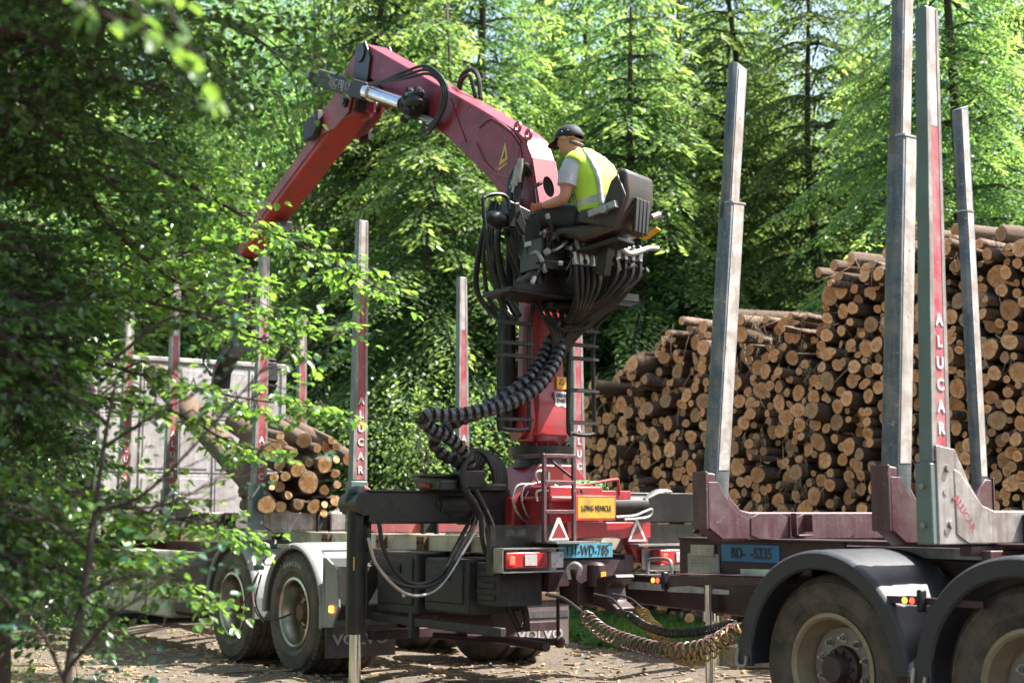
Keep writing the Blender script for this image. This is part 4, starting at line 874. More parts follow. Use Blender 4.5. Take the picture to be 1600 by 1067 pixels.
q = MB(); q.bb((1.90, -.40, 1.32), (2.10, .95, 1.555)); q.bb((1.885, .50, 1.30), (2.13, .85, 1.575)); q.bb((1.88, -.40, 1.545), (2.12, .55, 1.565)); q.bb((1.88, -.40, 1.31), (2.12, .55, 1.325)); q.build('outrigger_beam', M['greasy'], cr, bevel=.008)
q = MB(); q.bb((1.90, 1.6, 1.31), (2.10, 3.05, 1.565)); q.build('outrigger_beam', M['black'], cr, bevel=.008)
for y, nm in ((-.45, 'outrigger_leg'), (3.12, 'outrigger_leg')):
    q = MB(); q.cyl((2.0, y, .50), (2.0, y, 1.50), .073, n=24); q.cyl((1.86, y, 1.46), (2.14, y, 1.46), .088, n=20); q.ball((2.0, y, 1.50), .095, 16); q.cyl((1.98, y+.11, 1.35), (1.98, y+.11, 1.02), .022, n=10); q.cyl((1.99, y+.09, .62), (1.99, y+.09, 1.1), .012, n=8)
    leg = q.build(nm, M['greasy'], cr, smooth=40)
    q = MB(); q.cyl((2.0, y, .05), (2.0, y, .52), .045, n=20); q.build('leg_rod', M['chrome'], leg)
    q = MB(); q.cyl((2.0, y, .0), (2.0, y, .05), .16, .12, 20); q.build('foot_plate', M['steel'], leg)
q = MB()
for k in range(3): q.box((1.925, -.42, 1.0+k*.03), (.004, .03, .014))
q.box((2.052, -.50, 1.02), (.03, .006, .10)); q.build('sticker', M['yellow'], cr)
# column
colv = [(1.80, 1.08), (2.22, 1.08), (2.22, 1.42), (1.80, 1.42)]
q = MB()
zs = [(1.93, .10, .15), (2.02, .17, .19), (2.28, .17, .175), (2.34, .145, .165), (3.40, .13, .15), (4.05, .13, .14)]
vs = []; 
for z, hx, hy in zs:
    k = .045
    vs += [(X0-hx+k, Y0-hy, z), (X0+hx-k, Y0-hy, z), (X0+hx, Y0-hy+k, z), (X0+hx, Y0+hy-k, z), (X0+hx-k, Y0+hy, z), (X0-hx+k, Y0+hy, z), (X0-hx, Y0+hy-k, z), (X0-hx, Y0-hy+k, z)]
fs = [tuple(range(8))[::-1]]+[(j*8+i, j*8+(i+1) % 8, (j+1)*8+(i+1) % 8, (j+1)*8+i) for j in range(len(zs)-1) for i in range(8)]+[tuple(40+i for i in range(8))]
q.add(vs, fs); col_ = q.build('column', M['red'], cr, bevel=.006)
q = MB(); q.cyl((X0+.02, 1.00, 2.06), (X0+.02, 1.12, 2.06), .075, n=20); q.prism([(X0-.15, 1.98), (X0+.12, 1.96), (X0+.16, 2.14), (X0+.10, 2.5), (X0-.08, 2.5)], 1.035, 1.08); q.build('foot_lug', M['red'], col_, bevel=.006)
q = MB(); q.bb((X0+.1405, 1.29, 2.40), (X0+.160, 1.385, 2.50)); yl = q.build('warning_sticker', M['yellow'], col_)
q = MB(); q.prism([(1.337-.030, 2.435), (1.337+.030, 2.435), (1.337, 2.487)], X0+.1601, X0+.1615, 'X'); q.build('warning_symbol', M['blackink'], yl)
q = MB(); q.prism([(1.337-.017, 2.442), (1.337+.017, 2.442), (1.337, 2.472)], X0+.1616, X0+.1625, 'X'); q.build('symbol_face', M['yellow'], yl)
q = MB(); q.prism([(1.265, 2.265), (1.29, 2.25), (1.33, 2.262), (1.37, 2.245), (1.41, 2.26), (1.41, 2.375), (1.265, 2.375)], X0+.1505, X0+.172, 'X'); gd = q.build('white_sticker', M['white'], col_)
text('GREASE\nDAILY', .042, M['blackink'], gd, (X0+.174, 1.338, 2.325), (0, 1, 0), (0, 0, 1), bold=.0008, xs=.92)
q = MB(); q.cyl((1.92, .97, 2.08), (1.92, .97, 3.10), .062, n=20); q.cyl((1.92, .97, 3.10), (1.90, 1.02, 4.0), .035, n=16); q.build('lift_cylinder', M['black'], cr)
# main boom: side outline in the plane of the boom
BY0, BY1 = 1.06, 1.31
bp = [(-.80, 6.10), (1.30, 4.935), (1.90, 4.59), (2.03, 4.49), (2.12, 4.32), (2.25, 3.80), (2.10, 3.78), (1.95, 3.93), (1.72, 4.00), (1.55, 4.21), (.80, 4.77), (-.15, 5.36), (-.74, 5.74), (-.86, 5.90)]
q = MB(); q.prism(bp, BY0, BY1); bm = q.build('main_boom', M['boomred'], cr, bevel=.012)
q = MB(); q.prism([(1.30, 4.72), (1.55, 4.75), (1.85, 4.57), (1.97, 4.44), (2.03, 4.24), (1.98, 4.06), (1.82, 4.08), (1.62, 4.27), (1.42, 4.50)], BY0-.010, BY0-.0005); q.build('side_plate', M['boomred'], bm, bevel=.004)
q = MB(); q.tube(smoothpath([(1.32, 4.74, 0), (1.55, 4.77, 0), (1.85, 4.59, 0), (1.98, 4.46, 0)], 4), .007, 5)
q.v = [(a, BY0-.012, b) if False else (a, BY0-.010+c, b) for a, b, c in q.v]; q.build('weld_bead', M['pinkred'], bm)
q = MB(); q.tube([(a, b, 0) for a, b in [(1.28, 4.62), (1.42, 4.42), (1.62, 4.27), (1.82, 4.20), (1.93, 4.28), (1.96, 4.42)]], .006, 5); q.v = [(a, BY0-.012+c, b) for a, b, c in q.v]; q.build('weld_bead', M['pinkred'], bm)
q = MB(); q.prism([(1.66, 4.33), (1.80, 4.36), (1.76, 4.52)], BY0-.013, BY0-.0105); ws = q.build('warning_sticker', M['yellow'], bm)
q = MB(); q.prism([(1.71, 4.37), (1.76, 4.38), (1.755, 4.45)], BY0-.0145, BY0-.0132); q.each('warning_symbol', M['blackink'], ws)
q = MB(); q.prism([(1.655, 4.29), (1.79, 4.32), (1.785, 4.34), (1.652, 4.31)], BY0-.013, BY0-.0105); q.build('sticker_text', M['yellow'], ws)
# rear end plate of the boom with an oval opening
q = MB(); d = Vector((.13, 0, -.52)).normalized(); n_ = Vector((.52, 0, .13)).normalized(); c0 = Vector((2.185, (BY0+BY1)/2, 4.06))
ring_in = []; ring_out = []
for i in range(32):
    g = 6.283*i/32; a, b = math.cos(g), math.sin(g); ring_in.append(c0+Vector((0, 1, 0))*.055*a-d*.095*b+n_*.014)
    k = 1/max(abs(a), abs(b)); ring_out.append(c0+Vector((0, 1, 0))*.118*a*k-d*.25*b*k+n_*.014)
vv = ring_in+ring_out+[p-n_*.012 for p in ring_in]+[p-n_*.012 for p in ring_out]; ff = []
for i in range(32):
    j = (i+1) % 32; ff += [(i, j, 32+j, 32+i), (64+i, 96+i, 96+j, 64+j), (i, 64+i, 64+j, j), (32+i, 32+j, 96+j, 96+i)]
q.add(vv, ff); q.build('rear_plate', M['boomred'], bm)
q = MB(); q.cyl(c0+n_*.004, c0+n_*.0065, .10, n=24); q.build('opening', M['void'], bm)
for xx, zz in ((1.90, 4.60), (2.06, 4.50)):
    q = MB()
    for yy in ((BY0+.02, BY0+.04) if xx < 2.2 else (BY1-.04, BY1-.02)):
        pass
    ya = BY0+.01 if xx < 2.2 else BY1-.03
    q.lathe([(.022, 0), (.05, 0), (.05, .02), (.022, .02)], (xx, ya, zz+.02), 'Y', 20, closed=True); q.build('lifting_eye', M['red'], bm)
# knuckle
q = MB(); q.cyl((-.86, BY0-.04, 6.02), (-.86, BY1+.04, 6.02), .10, n=20); q.prism([(-.98, 6.12), (-.78, 6.12), (-.66, 5.92), (-.72, 5.68), (-.90, 5.60), (-1.02, 5.85)], BY0-.025, BY0-.002); q.prism([(-.98, 6.12), (-.78, 6.12), (-.66, 5.92), (-.72, 5.68), (-.90, 5.60), (-1.02, 5.85)], BY1+.002, BY1+.025)
kn = q.build('knuckle', M['greasy'], cr, bevel=.006)
q = MB()
for ya, yb in ((BY0+.0, BY0+.05), (BY1-.05, BY1)): q.prism([(-.98, 6.10), (-.88, 5.98), (-1.02, 5.55), (-1.10, 5.44), (-1.30, 5.45), (-1.40, 5.72), (-1.22, 5.98)], ya, yb)
q.build('link_plate', M['pinkred'], kn, bevel=.006)
q = MB(); q.cyl((-.90, 1.20, 5.95), (-.95, 1.20, 5.45), .055, n=14); q.cyl((-.55, 1.30, 5.86), (-.78, 1.28, 5.48), .07, n=14); q.build('link_arm', M['boomred'], kn)
q = MB()
for k in range(3): q.tube(smoothpath([(-.84, 1.08+k*.05, 5.98), (-.98, 1.06+k*.05, 5.8), (-.92, 1.05+k*.05, 5.6), (-1.0, 1.05+k*.05, 5.45)], 4), .016, 6)
q.build('hose', M['hose'], kn)
# jib
def slope_box(name, P0, P1, h0, h1, y0, y1, mat, par, bev=.01):
    a = Vector((P0[0], 0, P0[1])); b = Vector((P1[0], 0, P1[1])); t = (b-a).normalized(); n = Vector((-t.z, 0, t.x)); n = n if n.z > 0 else -n
    q = MB(); q.prism([((a+n*h0/2).x, (a+n*h0/2).z), ((b+n*h1/2).x, (b+n*h1/2).z), ((b-n*h1/2).x, (b-n*h1/2).z), ((a-n*h0/2).x, (a-n*h0/2).z)], y0, y1)
    return q.build(name, M[mat], par, bevel=bev)
JB0, JB1 = (-1.22, 5.60), (-3.42, 4.72)
jib = slope_box('jib', JB0, JB1, .23, .19, 1.05, 1.34, 'orange', cr)
jm = slope_box('side_rail', (-1.75, 5.41), (-3.38, 4.755), .13, .12, 1.038, 1.049, 'pinkred', jib, .003)
slope_box('inner_extension', (-3.2, 4.78), (-3.98, 4.47), .16, .15, 1.09, 1.31, 'orange', jib)
q = MB(); q.prism([(-1.02, 5.62), (-1.18, 5.78), (-1.42, 5.74), (-1.75, 5.52), (-1.72, 5.36), (-1.4, 5.36), (-1.10, 5.46)], 1.025, 1.039); q.prism([(-1.02, 5.62), (-1.18, 5.78), (-1.42, 5.74), (-1.75, 5.52), (-1.72, 5.36), (-1.4, 5.36), (-1.10, 5.46)], 1.401, 1.415)
q.build('head_plate', M['pinkred'], jib, bevel=.005)
q = MB(); q.cyl((-1.15, .99, 5.58), (-1.15, 1.44, 5.58), .06, n=16); q.cyl((-1.15, .98, 5.58), (-1.15, .99, 5.58), .035, n=12); q.build('pin', M['greasy'], jib)
q = MB(); q.prism([(-1.68, 5.62), (-2.02, 5.52), (-2.0, 5.34), (-1.78, 5.34), (-1.66, 5.44)], .955, 1.022); q.build('hose_cover', M['darkplastic'], jib, bevel=.012)
q = MB(); q.bb((-3.25, 1.15, 4.56), (-3.0, 1.32, 4.68)); q.box((-1.5, 1.44, 5.35), (.2, .05, .12)); q.each('bracket', M['black'], jib, bevel=.008)
q = MB(); q.beam((-3.98, 1.22, 4.47), (-4.10, 1.22, 4.40), .20, .24); q.cyl((-4.06, 1.05, 4.38), (-4.06, 1.39, 4.38), .05, n=14); q.build('jib_tip', M['black'], jib, bevel=.01)
# knuckle cylinder in front of the near side
c1, c2 = Vector((-1.58, .90, 5.93)), Vector((-.42, .90, 5.475)); c3 = Vector((.22, .92, 5.235)); dr = (c2-c1).normalized()
q = MB(); q.beam(c1, c2, .13, .175, (0, 0, 1)); q.ball(c1, .10, 12); kc = q.build('knuckle_cylinder', M['darkplastic'], cr, bevel=.012)
q = MB(); q.cyl(c2-dr*.02, c2+dr*.08, .085, n=20); q.cyl(c2+dr*.05, c3+Vector((0, 0, -.03)), .066, n=24); q.build('cylinder_rod', M['chrome'], kc)
nn = dr.cross(Vector((0, 1, 0))); text('FSC FSJ LY', .115, M['greytext'], kc, c1.lerp(c2, .57)+Vector((0, -.0665, 0)), dr, (-dr.z, 0, dr.x), bold=.002, xs=.95)
q = MB(); q.ball(c3+Vector((.10, .02, -.04)), .12, 12, (1.5, .7, .9)); q.cyl((.36, .90, 5.14), (.36, 1.06, 5.14), .11, n=14)
for k in range(14): q.ball(c3+Vector((random.uniform(-.02, .28), random.uniform(-.06, .04), random.uniform(-.18, .08))), random.uniform(.03, .06), 8)
q.build('rod_eye', M['greasy'], kc)
q = MB()
for k in range(3): 
    o = k*.035; q.tube(smoothpath([(-.35, .86, 5.52+o*.2), (.0, .85, 5.46+o*.3), (.38, .86, 5.40+o), (.72, .90, 5.36+o), (.86+o, .96, 5.22), (.80+o, .98, 5.02), (.58, 1.0, 4.93-o), (.42, 1.02, 4.98-o)], 6), .015, 8)
q.build('hose', M['hose'], kc)
q = MB(); q.tube(smoothpath([(.55, 1.32, 5.30), (.62, 1.32, 5.44), (.78, 1.32, 5.46), (.90, 1.32, 5.36), (.95, 1.32, 5.14)], 5), .022, 8); q.tube(smoothpath([(.65, 1.28, 5.28), (.70, 1.28, 5.38), (.82, 1.28, 5.38), (.92, 1.28, 5.16)], 5), .018, 8); q.build('top_hose', M['hose'], bm)
q = MB(); q.cyl((.30, 1.0, 5.10), (.62, 1.03, 4.95), .03, n=10); q.build('pipe', M['steel'], kc)
q = MB(); q.prism([(.72, 5.12), (.85, 5.13), (1.12, 4.66), (1.02, 4.70)], BY0-.008, BY0-.0005); q.build('boom_rib', M['boomred'], bm)
# hoses climbing the column to the boom
J = lambda p, e=.022: tuple(c+random.uniform(-e, e) for c in p)
random.seed(8)
for k in range(8):
    a = k*.025; m_ = MB(); m_.tube(smoothpath([J(p) for p in [(2.02+a, .98, 3.25), (1.98+a, .92, 3.7), (1.94+a*.8, .95, 4.02), (1.96+a*.7, 1.0, 4.22)]]+[J((2.03+a*.5, 1.05, 4.22), .01), (2.06+a*.5, 1.12, 4.05)], 5), random.choice([.013, .017, .021]), 7); m_.build('column_hose', M['hose'], cr)
    m_ = MB(); z = 4.02+.03*k; m_.tube(smoothpath([J((1.98+a*.6, .965, z-.10), .015), J((2.0+a*.6, .955, z-.03), .01), J((2.0+a*.6, .96, z+.05), .01)], 3), .026, 8); m_.build('hose_fitting', M['steel'], cr)
for k in range(7):
    m_ = MB(); m_.tube(smoothpath([J(p, .03) for p in [(2.15-k*.05, .92+.01*k, 2.95), (2.05-k*.06, .84, 3.2), (2.05-k*.05, .80, 3.6), (1.98-k*.03, .90, 3.95)]], 5), random.choice([.014, .02, .026]), 7); m_.build('column_hose', M['hose'], cr)
# ---- control stand
q = MB(); q.prism([(.52, 3.08), (1.70, 3.05), (1.78, 3.08), (1.78, 3.12), (.52, 3.12)], 2.22, 2.62, 'X'); q.bb((2.3, 1.0, 3.0), (2.5, 1.5, 3.06)); pf = q.build('platform', M['black'], cr, bevel=.008)
q = MB(); q.bb((2.615, .55, 3.10), (2.63, 1.78, 3.16)); q.build('platform_edge', M['black'], pf)
rail = lambda pts, r=.016, nm='handrail', k=4: (lambda m_: m_.build(nm, M['black'], cr))(MB().tube(smoothpath(pts, k), r, 8))
rail([(2.45, .50, 3.13), (2.45, .42, 3.45), (2.45, .38, 3.78), (2.45, .40, 3.83), (2.45, .46, 3.86), (2.45, .56, 3.87), (2.45, .61, 3.84), (2.45, .62, 3.76)])
rail([(2.5, .86, 3.13), (2.5, .84, 3.35), (2.5, .87, 3.60), (2.5, .83, 3.90), (2.5, .84, 3.96), (2.5, .90, 4.0)])
rail([(2.4, .66, 3.55), (2.4, .72, 3.40), (2.4, .86, 3.18)], .03, 'pedal_arm')
q = MB(); q.prism([(.62, 3.80), (.74, 3.84), (.84, 3.60), (.78, 3.58)], 2.36, 2.42, 'X'); q.ball((2.38, .55, 3.68), .08, 12, (1, 1.3, .9)); q.box((2.4, .66, 3.72), (.10, .07, .2)); q.build('work_lamp', M['black'], cr, bevel=.01)
q = MB(); q.prism([(.72, 3.88), (1.05, 3.78), (1.12, 3.74), (1.12, 3.68), (.95, 3.70), (.72, 3.80)], 2.22, 2.30, 'X'); q.build('support_bracket', M['greasy'], cr, bevel=.01)
# valve bank with fittings
q = MB(); q.bb((2.46, .72, 3.26), (2.76, 1.16, 3.50)); q.bb((2.50, 1.16, 3.32), (2.74, 1.46, 3.50)); q.bb((2.4, .85, 3.12), (2.62, 1.35, 3.28)); q.bb((2.3, 1.2, 3.5), (2.6, 1.5, 3.75))
for k in range(8): q.bb((2.76, .75+.05*k, 3.38), (2.79, .79+.05*k, 3.52))
vb = q.build('valve_bank', M['greasy'], cr, bevel=.006)
q = MB(); random.seed(3)
for k in range(26):
    y = random.uniform(.72, 1.50); z = random.uniform(3.36, 3.56); x = random.uniform(2.68, 2.84); r_ = random.uniform(.012, .026)
    q.cyl((x, y, z), (x+random.uniform(.02, .07), y, z+random.uniform(-.01, .04)), r_, n=8)
q.each('valve_part', M['steel'], vb)
for row, (zz, n_h, ya, yb) in enumerate(((3.46, 5, .98, 1.22), (3.35, 5, .94, 1.16), (3.43, 4, 1.36, 1.58))):
    for k in range(n_h):
        y = ya+(yb-ya)*k/(n_h-1); x = 2.86+.02*row; e = Vector((2.44, 1.17+.02*k+.02*row, 2.86+.02*row))
        slant = .06 if row < 2 else -.10
        hm = MB(); hm.tube(smoothpath([(x-.08, y, zz+.03), (x-.02, y, zz+.06), (x, y, zz+.03), (x, y+slant*.1, zz-.05), (x, y+slant*.3, zz-.20), (x-.10, y+(1.15-y)*.45, zz-.36), e, (2.36, 1.15+.012*k, 2.70), (2.34, 1.02+.012*k, 2.52)], 4), .019, 7)
        ho = hm.build('control_hose', M['hose'], cr)
        f_ = MB(); f_.tube([(x, y, zz+.035), (x, y+slant*.12, zz-.045)], .024, 8); f_.tube([(x, y+slant*.12, zz-.045), (x, y+slant*.15, zz-.06)], .028, 6)
        f_.build('fitting', M['steel'], ho)
q = MB(); q.tube(smoothpath([(2.92, 1.24, 3.56), (2.92, 1.32, 3.49), (2.92, 1.44, 3.42), (2.92, 1.56, 3.45), (2.92, 1.64, 3.48), (2.92, 1.74, 3.49)], 5), .024, 10); q.build('steel_pipe', M['steel'], vb)
for k in range(9):      # thick hoses flowing down from the right
    y = 1.33+.043*k; pts = [(2.85+.012*(k % 3), y, 3.40-.01*k), (2.80, y-.03, 3.28), (2.66, 1.32+.03*k, 3.10), (2.48, 1.28+.022*k, 2.95), (2.42, 1.20+.012*k, 2.80), (2.36, 1.12+.008*k, 2.62)]
    m_ = MB(); m_.tube(smoothpath(pts, 4), .023, 8); m_.build('thick_hose', M['hose'], cr)
for k in range(5):
    m_ = MB(); y = .95+.07*k; m_.tube(smoothpath([(2.3, y, 3.15), (2.38, y+.02, 2.98), (2.40, 1.08+.03*k, 2.82), (2.36, 1.12+.01*k, 2.66)], 4), .02, 7); m_.build('thick_hose', M['hose'], cr)
rail([(2.48, 1.20, 3.04), (2.50, 1.06, 2.90), (2.50, 1.10, 2.84), (2.50, 1.30, 2.86), (2.48, 1.40, 2.92)], .014, 'hose_loop')
# clutter under the seat: short pipes, elbows and couplings round the valve bank
random.seed(21)
for k in range(34):
    y = random.uniform(.66, 1.62); z = random.uniform(3.20, 3.60); x = random.uniform(2.72, 2.90); p = Vector((x, y, z)); d = Vector((random.uniform(-.02, .05), random.uniform(-.12, .12), random.uniform(-.16, .10)))
    m_ = MB(); m_.tube(smoothpath([p-Vector((.07, 0, 0)), p, p+d*.5+Vector((.02, 0, 0)), p+d], 4), random.choice([.008, .011, .015]), 7); po = m_.build('pipe_elbow', M[random.choice(['hose', 'greasy', 'steel', 'darkplastic'])], cr)
    if k % 2: f_ = MB(); f_.tube([p+d*.9, p+d*1.25], .019, 8); f_.build('coupling', M['steel'], po)
# the two ladders
def ladder(y0, y1, ztop, zbot, xx, rungs, kink):
    l = MB(); l.tube(smoothpath([(xx, y0+kink, ztop), (xx, y0+kink*.6, ztop-.14), (xx, y0, ztop-.30), (xx, y0-kink*.2, zbot+.06), (xx, y0+.02, zbot), (xx, (y0+y1)/2, zbot-.012), (xx, y1-.02, zbot), (xx, y1, zbot+.06), (xx, y1, ztop-.30), (xx, y1+kink*1.3, ztop-.10), (xx, y1+kink*1.5, ztop)], 4), .018, 8)
    lo = l.build('ladder', M['black'], cr)
    for z in rungs:
        r_ = MB(); r_.bb((xx-.02, y0-.03, z-.010), (xx+.03, y1+.03, z+.010))
        for k in range(9): r_.bb((xx-.02, y0+(y1-y0)*k/9, z+.010), (xx+.03, y0+(y1-y0)*k/9+.012, z+.018))
        r_.build('rung', M['darkplastic'], lo)
ladder(.62, .90, 3.10, 2.05, 2.32, (2.88, 2.72, 2.62, 2.36, 2.12), .03)
ladder(1.28, 1.52, 3.12, 2.03, 2.36, (2.86, 2.74, 2.63, 2.37, 2.11), .12)
# spiral wrapped hose loop
def wrapped(pts, r, name, n_in=4, band=.066):
    P = smoothpath(pts, 14); core = MB()
    for k in range(n_in):
        g = 6.283*k/n_in; off = Vector((0, math.cos(g), math.sin(g)))*r*.46; core.tube([p+off for p in P], r*.47, 8)
    co = core.build(name, M['hose'], cr)
    L = [0]
    for a, b in zip(P, P[1:]): L.append(L[-1]+(b-a).length)
    s = band*.5
    def pt(t):
        for i in range(len(L)-1):
            if L[i+1] >= t: return P[i].lerp(P[i+1], (t-L[i])/max(1e-6, L[i+1]-L[i]))
        return P[-1]
    while s < L[-1]-band:
        b_ = MB(); b_.tube([pt(s+band*.50*u/3)+Vector((0, 0, .0015*math.sin(s*90))) for u in range(4)], [r*1.02, r*1.05, r*1.05, r*1.02], 14, False)
        b_.build('wrap_band', M['wrap'], co); s += band
    return co
W1 = [(2.36, 1.20, 2.80), (2.40, 1.13, 2.66), (2.46, 1.02, 2.52), (2.50, .86, 2.37), (2.50, .62, 2.24), (2.46, .35, 2.16), (2.42, .10, 2.12), (2.40, -.06, 2.115), (2.38, -.10, 2.07), (2.36, -.02, 2.02), (2.34, .12, 1.97), (2.30, .28, 1.88), (2.24, .39, 1.78), (2.20, .42, 1.66)]
W2 = [(2.30, 1.14, 2.80), (2.30, 1.08, 2.68), (2.34, .98, 2.56), (2.40, .82, 2.42), (2.36, .62, 2.28), (2.28, .44, 2.16), (2.20, .32, 2.10), (2.14, .20, 2.02), (2.10, .16, 1.93), (2.10, .24, 1.84), (2.12, .34, 1.80), (2.12, .42, 1.74), (2.14, .48, 1.66)]
wrapped(W1, .052, 'wrapped_hose'); wrapped(W2, .050, 'wrapped_hose', band=.070)
q = MB()
for k in range(6): q.tube(smoothpath([(2.1-.02*k, .44+.03*k, 1.62), (2.1, .46+.03*k, 1.78), (2.1, .50+.035*k, 1.87-.005*k), (2.12, .60+.03*k, 1.86-.01*k), (2.14, .68+.022*k, 1.72), (2.14, .70+.02*k, 1.56)], 5), .020, 8)
q.build('bent_hose', M['hose'], cr)
q = MB(); q.prism([(1.80, 1.66), (2.14, 1.68), (2.26, 1.64), (2.26, 1.56), (1.95, 1.56)], .12, .55); q.bb((2.0, .02, 1.66), (2.2, .40, 1.69)); q.bb((2.14, .30, 1.58), (2.28, .52, 1.72)); q.bb((2.16, .56, 1.56), (2.2, .78, 1.62)); q.build('hose_tray', M['greasy'], cr, bevel=.012)
q = MB(); q.box((2.05, .14, 1.60), (.12, .10, .04)); q.build('red_cap', M['orange'], cr, bevel=.01)
# hoses drooping below the beam
def drop(pts, r=.015, nm='drooping_hose', mat='hose'):
    m_ = MB(); m_.tube(smoothpath(pts, 8), r, 8); return m_.build(nm, M[mat], cr)
def XP(X, *p): return [T.xp(a, b, X) for a, b in p]
drop(XP(2.16, (592, 815), (600, 858), (625, 900), (655, 913), (690, 895), (712, 855), (728, 825), (742, 800)), .017)
drop(XP(2.18, (575, 825), (582, 872), (610, 905), (650, 917), (690, 905), (720, 855), (735, 830), (746, 800)), .016)
drop(XP(2.20, (575, 840), (590, 885), (630, 925), (668, 928), (695, 908), (724, 862), (742, 830), (750, 805)), .013, mat='steel')
drop(XP(2.30, (738, 700), (722, 745), (738, 790), (765, 830), (785, 880), (788, 920), (795, 950), (812, 985)), .024)
drop(XP(2.32, (742, 765), (760, 800), (775, 840), (778, 885)), .022)
drop(XP(2.34, (728, 765), (748, 800), (768, 860), (790, 905), (812, 940), (822, 965), (820, 985)), .024)
drop(XP(2.36, (752, 800), (756, 850), (775, 890), (805, 920), (820, 950), (824, 985)), .024)
drop([(2.3, .92, 1.62), (2.3, .80, 1.60), (2.3, .76, 1.48), (2.3, .86, 1.34), (2.3, .98, 1.31)], .010, 'steel_pipe', 'steel')
drop([(2.32, .94, 1.62), (2.32, .86, 1.60), (2.32, .83, 1.50), (2.32, .90, 1.36), (2.32, 1.02, 1.31)], .010, 'steel_pipe', 'steel')
drop([(2.3, .88, 1.52), (2.32, .95, 1.62), (2.3, 1.1, 1.63), (2.3, 1.2, 1.6)], .007, 'thin_pipe', 'steel')
# step ladder at the tail
q = MB(); a0, a1 = .71, .985
for y in (a0, a1): q.bb((2.78, y-.014, 1.18), (2.81, y+.014, 1.83))
for z in (1.82, 1.62, 1.40): q.bb((2.775, a0, z-.014), (2.812, a1, z+.014))
q.bb((2.4, a0-.014, 1.808), (2.8, a0+.014, 1.836)); q.bb((2.4, a1-.014, 1.808), (2.8, a1+.014, 1.836)); q.beam((2.45, a1, 1.82), (2.78, a1, 1.66), .02, .02)
sl = q.build('step_frame', M['maroon'], cr, bevel=.003)
q = MB(); q.bb((2.62, .80, 1.62), (2.72, .82, 1.70)); q.tube(smoothpath([(2.7, .72, 1.62), (2.7, .70, 1.66), (2.7, .71, 1.70), (2.7, .76, 1.71)], 3), .010, 6); q.tube(smoothpath([(2.72, .70, 1.48), (2.72, .69, 1.53), (2.72, .71, 1.56), (2.72, .8, 1.56)], 3), .010, 6); q.build('grab_hook', M['steel'], cr)
# seat


SDIR = Vector((-.93, -.37, 0)).normalized(); SLEFT = Vector((.37, -.93, 0)).normalized(); UPV = Vector((0, 0, 1))
HIP = Vector((2.95, 1.10, 3.65))
def S(f, l, u): return HIP+SDIR*f+SLEFT*l+UPV*u
def sprism(poly, l0, l1):   # polygon in (forward, up), extruded sideways
    m_ = MB(); n = len(poly); m_.add([S(a, l0, b) for a, b in poly]+[S(a, l1, b) for a, b in poly], [tuple(range(n)), tuple(range(n, 2*n))[::-1]]+[(i, n+i, n+(i+1) % n, (i+1) % n) for i in range(n)]); return m_
m_ = sprism([(.28, -.12), (.24, -.07), (-.12, -.08), (-.22, .02), (-.28, .22), (-.31, .33), (-.40, .30), (-.40, .10), (-.30, -.14), (0, -.20)], -.21, .21); seat = m_.build('seat', M['seat'], cr, bevel=.03)
m_ = sprism([(.02, -.06), (.0, .03), (-.20, .04), (-.27, .22), (-.33, .27), (-.40, .10), (-.30, -.14)], .212, .240); m_.build('side_panel', M['seat'], seat, bevel=.012)
q = MB(); q.beam(S(-.365, 0, .19), S(-.345, 0, .08), .40, .012, SDIR); q.build('worn_band', M['worn'], seat, bevel=.004)
for k in range(4):
    q = MB(); p0 = S(-.37, -.075+.055*k, .10); p1 = S(-.36, -.075+.055*k, -.16); q.beam(p0+SDIR*-.045, p1+SDIR*-.03, .045, .03, SDIR); q.build('rear_rib', M['darkplastic'], seat, bevel=.008)
q = MB(); q.beam(S(-.1, .26, -.02), S(-.34, .27, .03), .05, .05); q.cyl(S(-.24, .26, 0), S(-.24, .31, 0), .035, n=12); q.cyl(S(-.38, -.2, .0), S(-.42, -.26, .03), .03, n=10); q.each('hinge', M['steel'], seat)
q = MB(); q.beam(S(.06, .02, -.26), S(-.28, .02, -.20), .26, .04); q.beam(S(-.05, .0, -.45), S(-.1, 0, -.2), .10, .09); q.bb((2.3, 1.3, 3.5), (2.5, 1.7, 3.6)); q.each('seat_frame', M['greasy'], cr, bevel=.01)
q = MB(); q.beam(S(-.34, -.14, -.17), S(-.46, -.16, -.10), .10, .012, UPV); q.build('yellow_label', M['yellow'], seat)
q = MB(); q.cyl(S(-.36, -.22, .30), S(-.50, -.26, .52), .004, n=5); q.build('aerial', M['black'], seat)
q = MB(); q.tube(smoothpath([S(.34, .30, -.14), S(.33, .30, -.05), S(.40, .28, .03)], 4), .010, 6); q.ball(S(.40, .28, .035), .02, 8); q.tube(smoothpath([S(.22, .31, -.22), S(.21, .31, -.10), S(.34, .30, .06)], 4), .006, 6); q.build('control_lever', M['black'], cr)
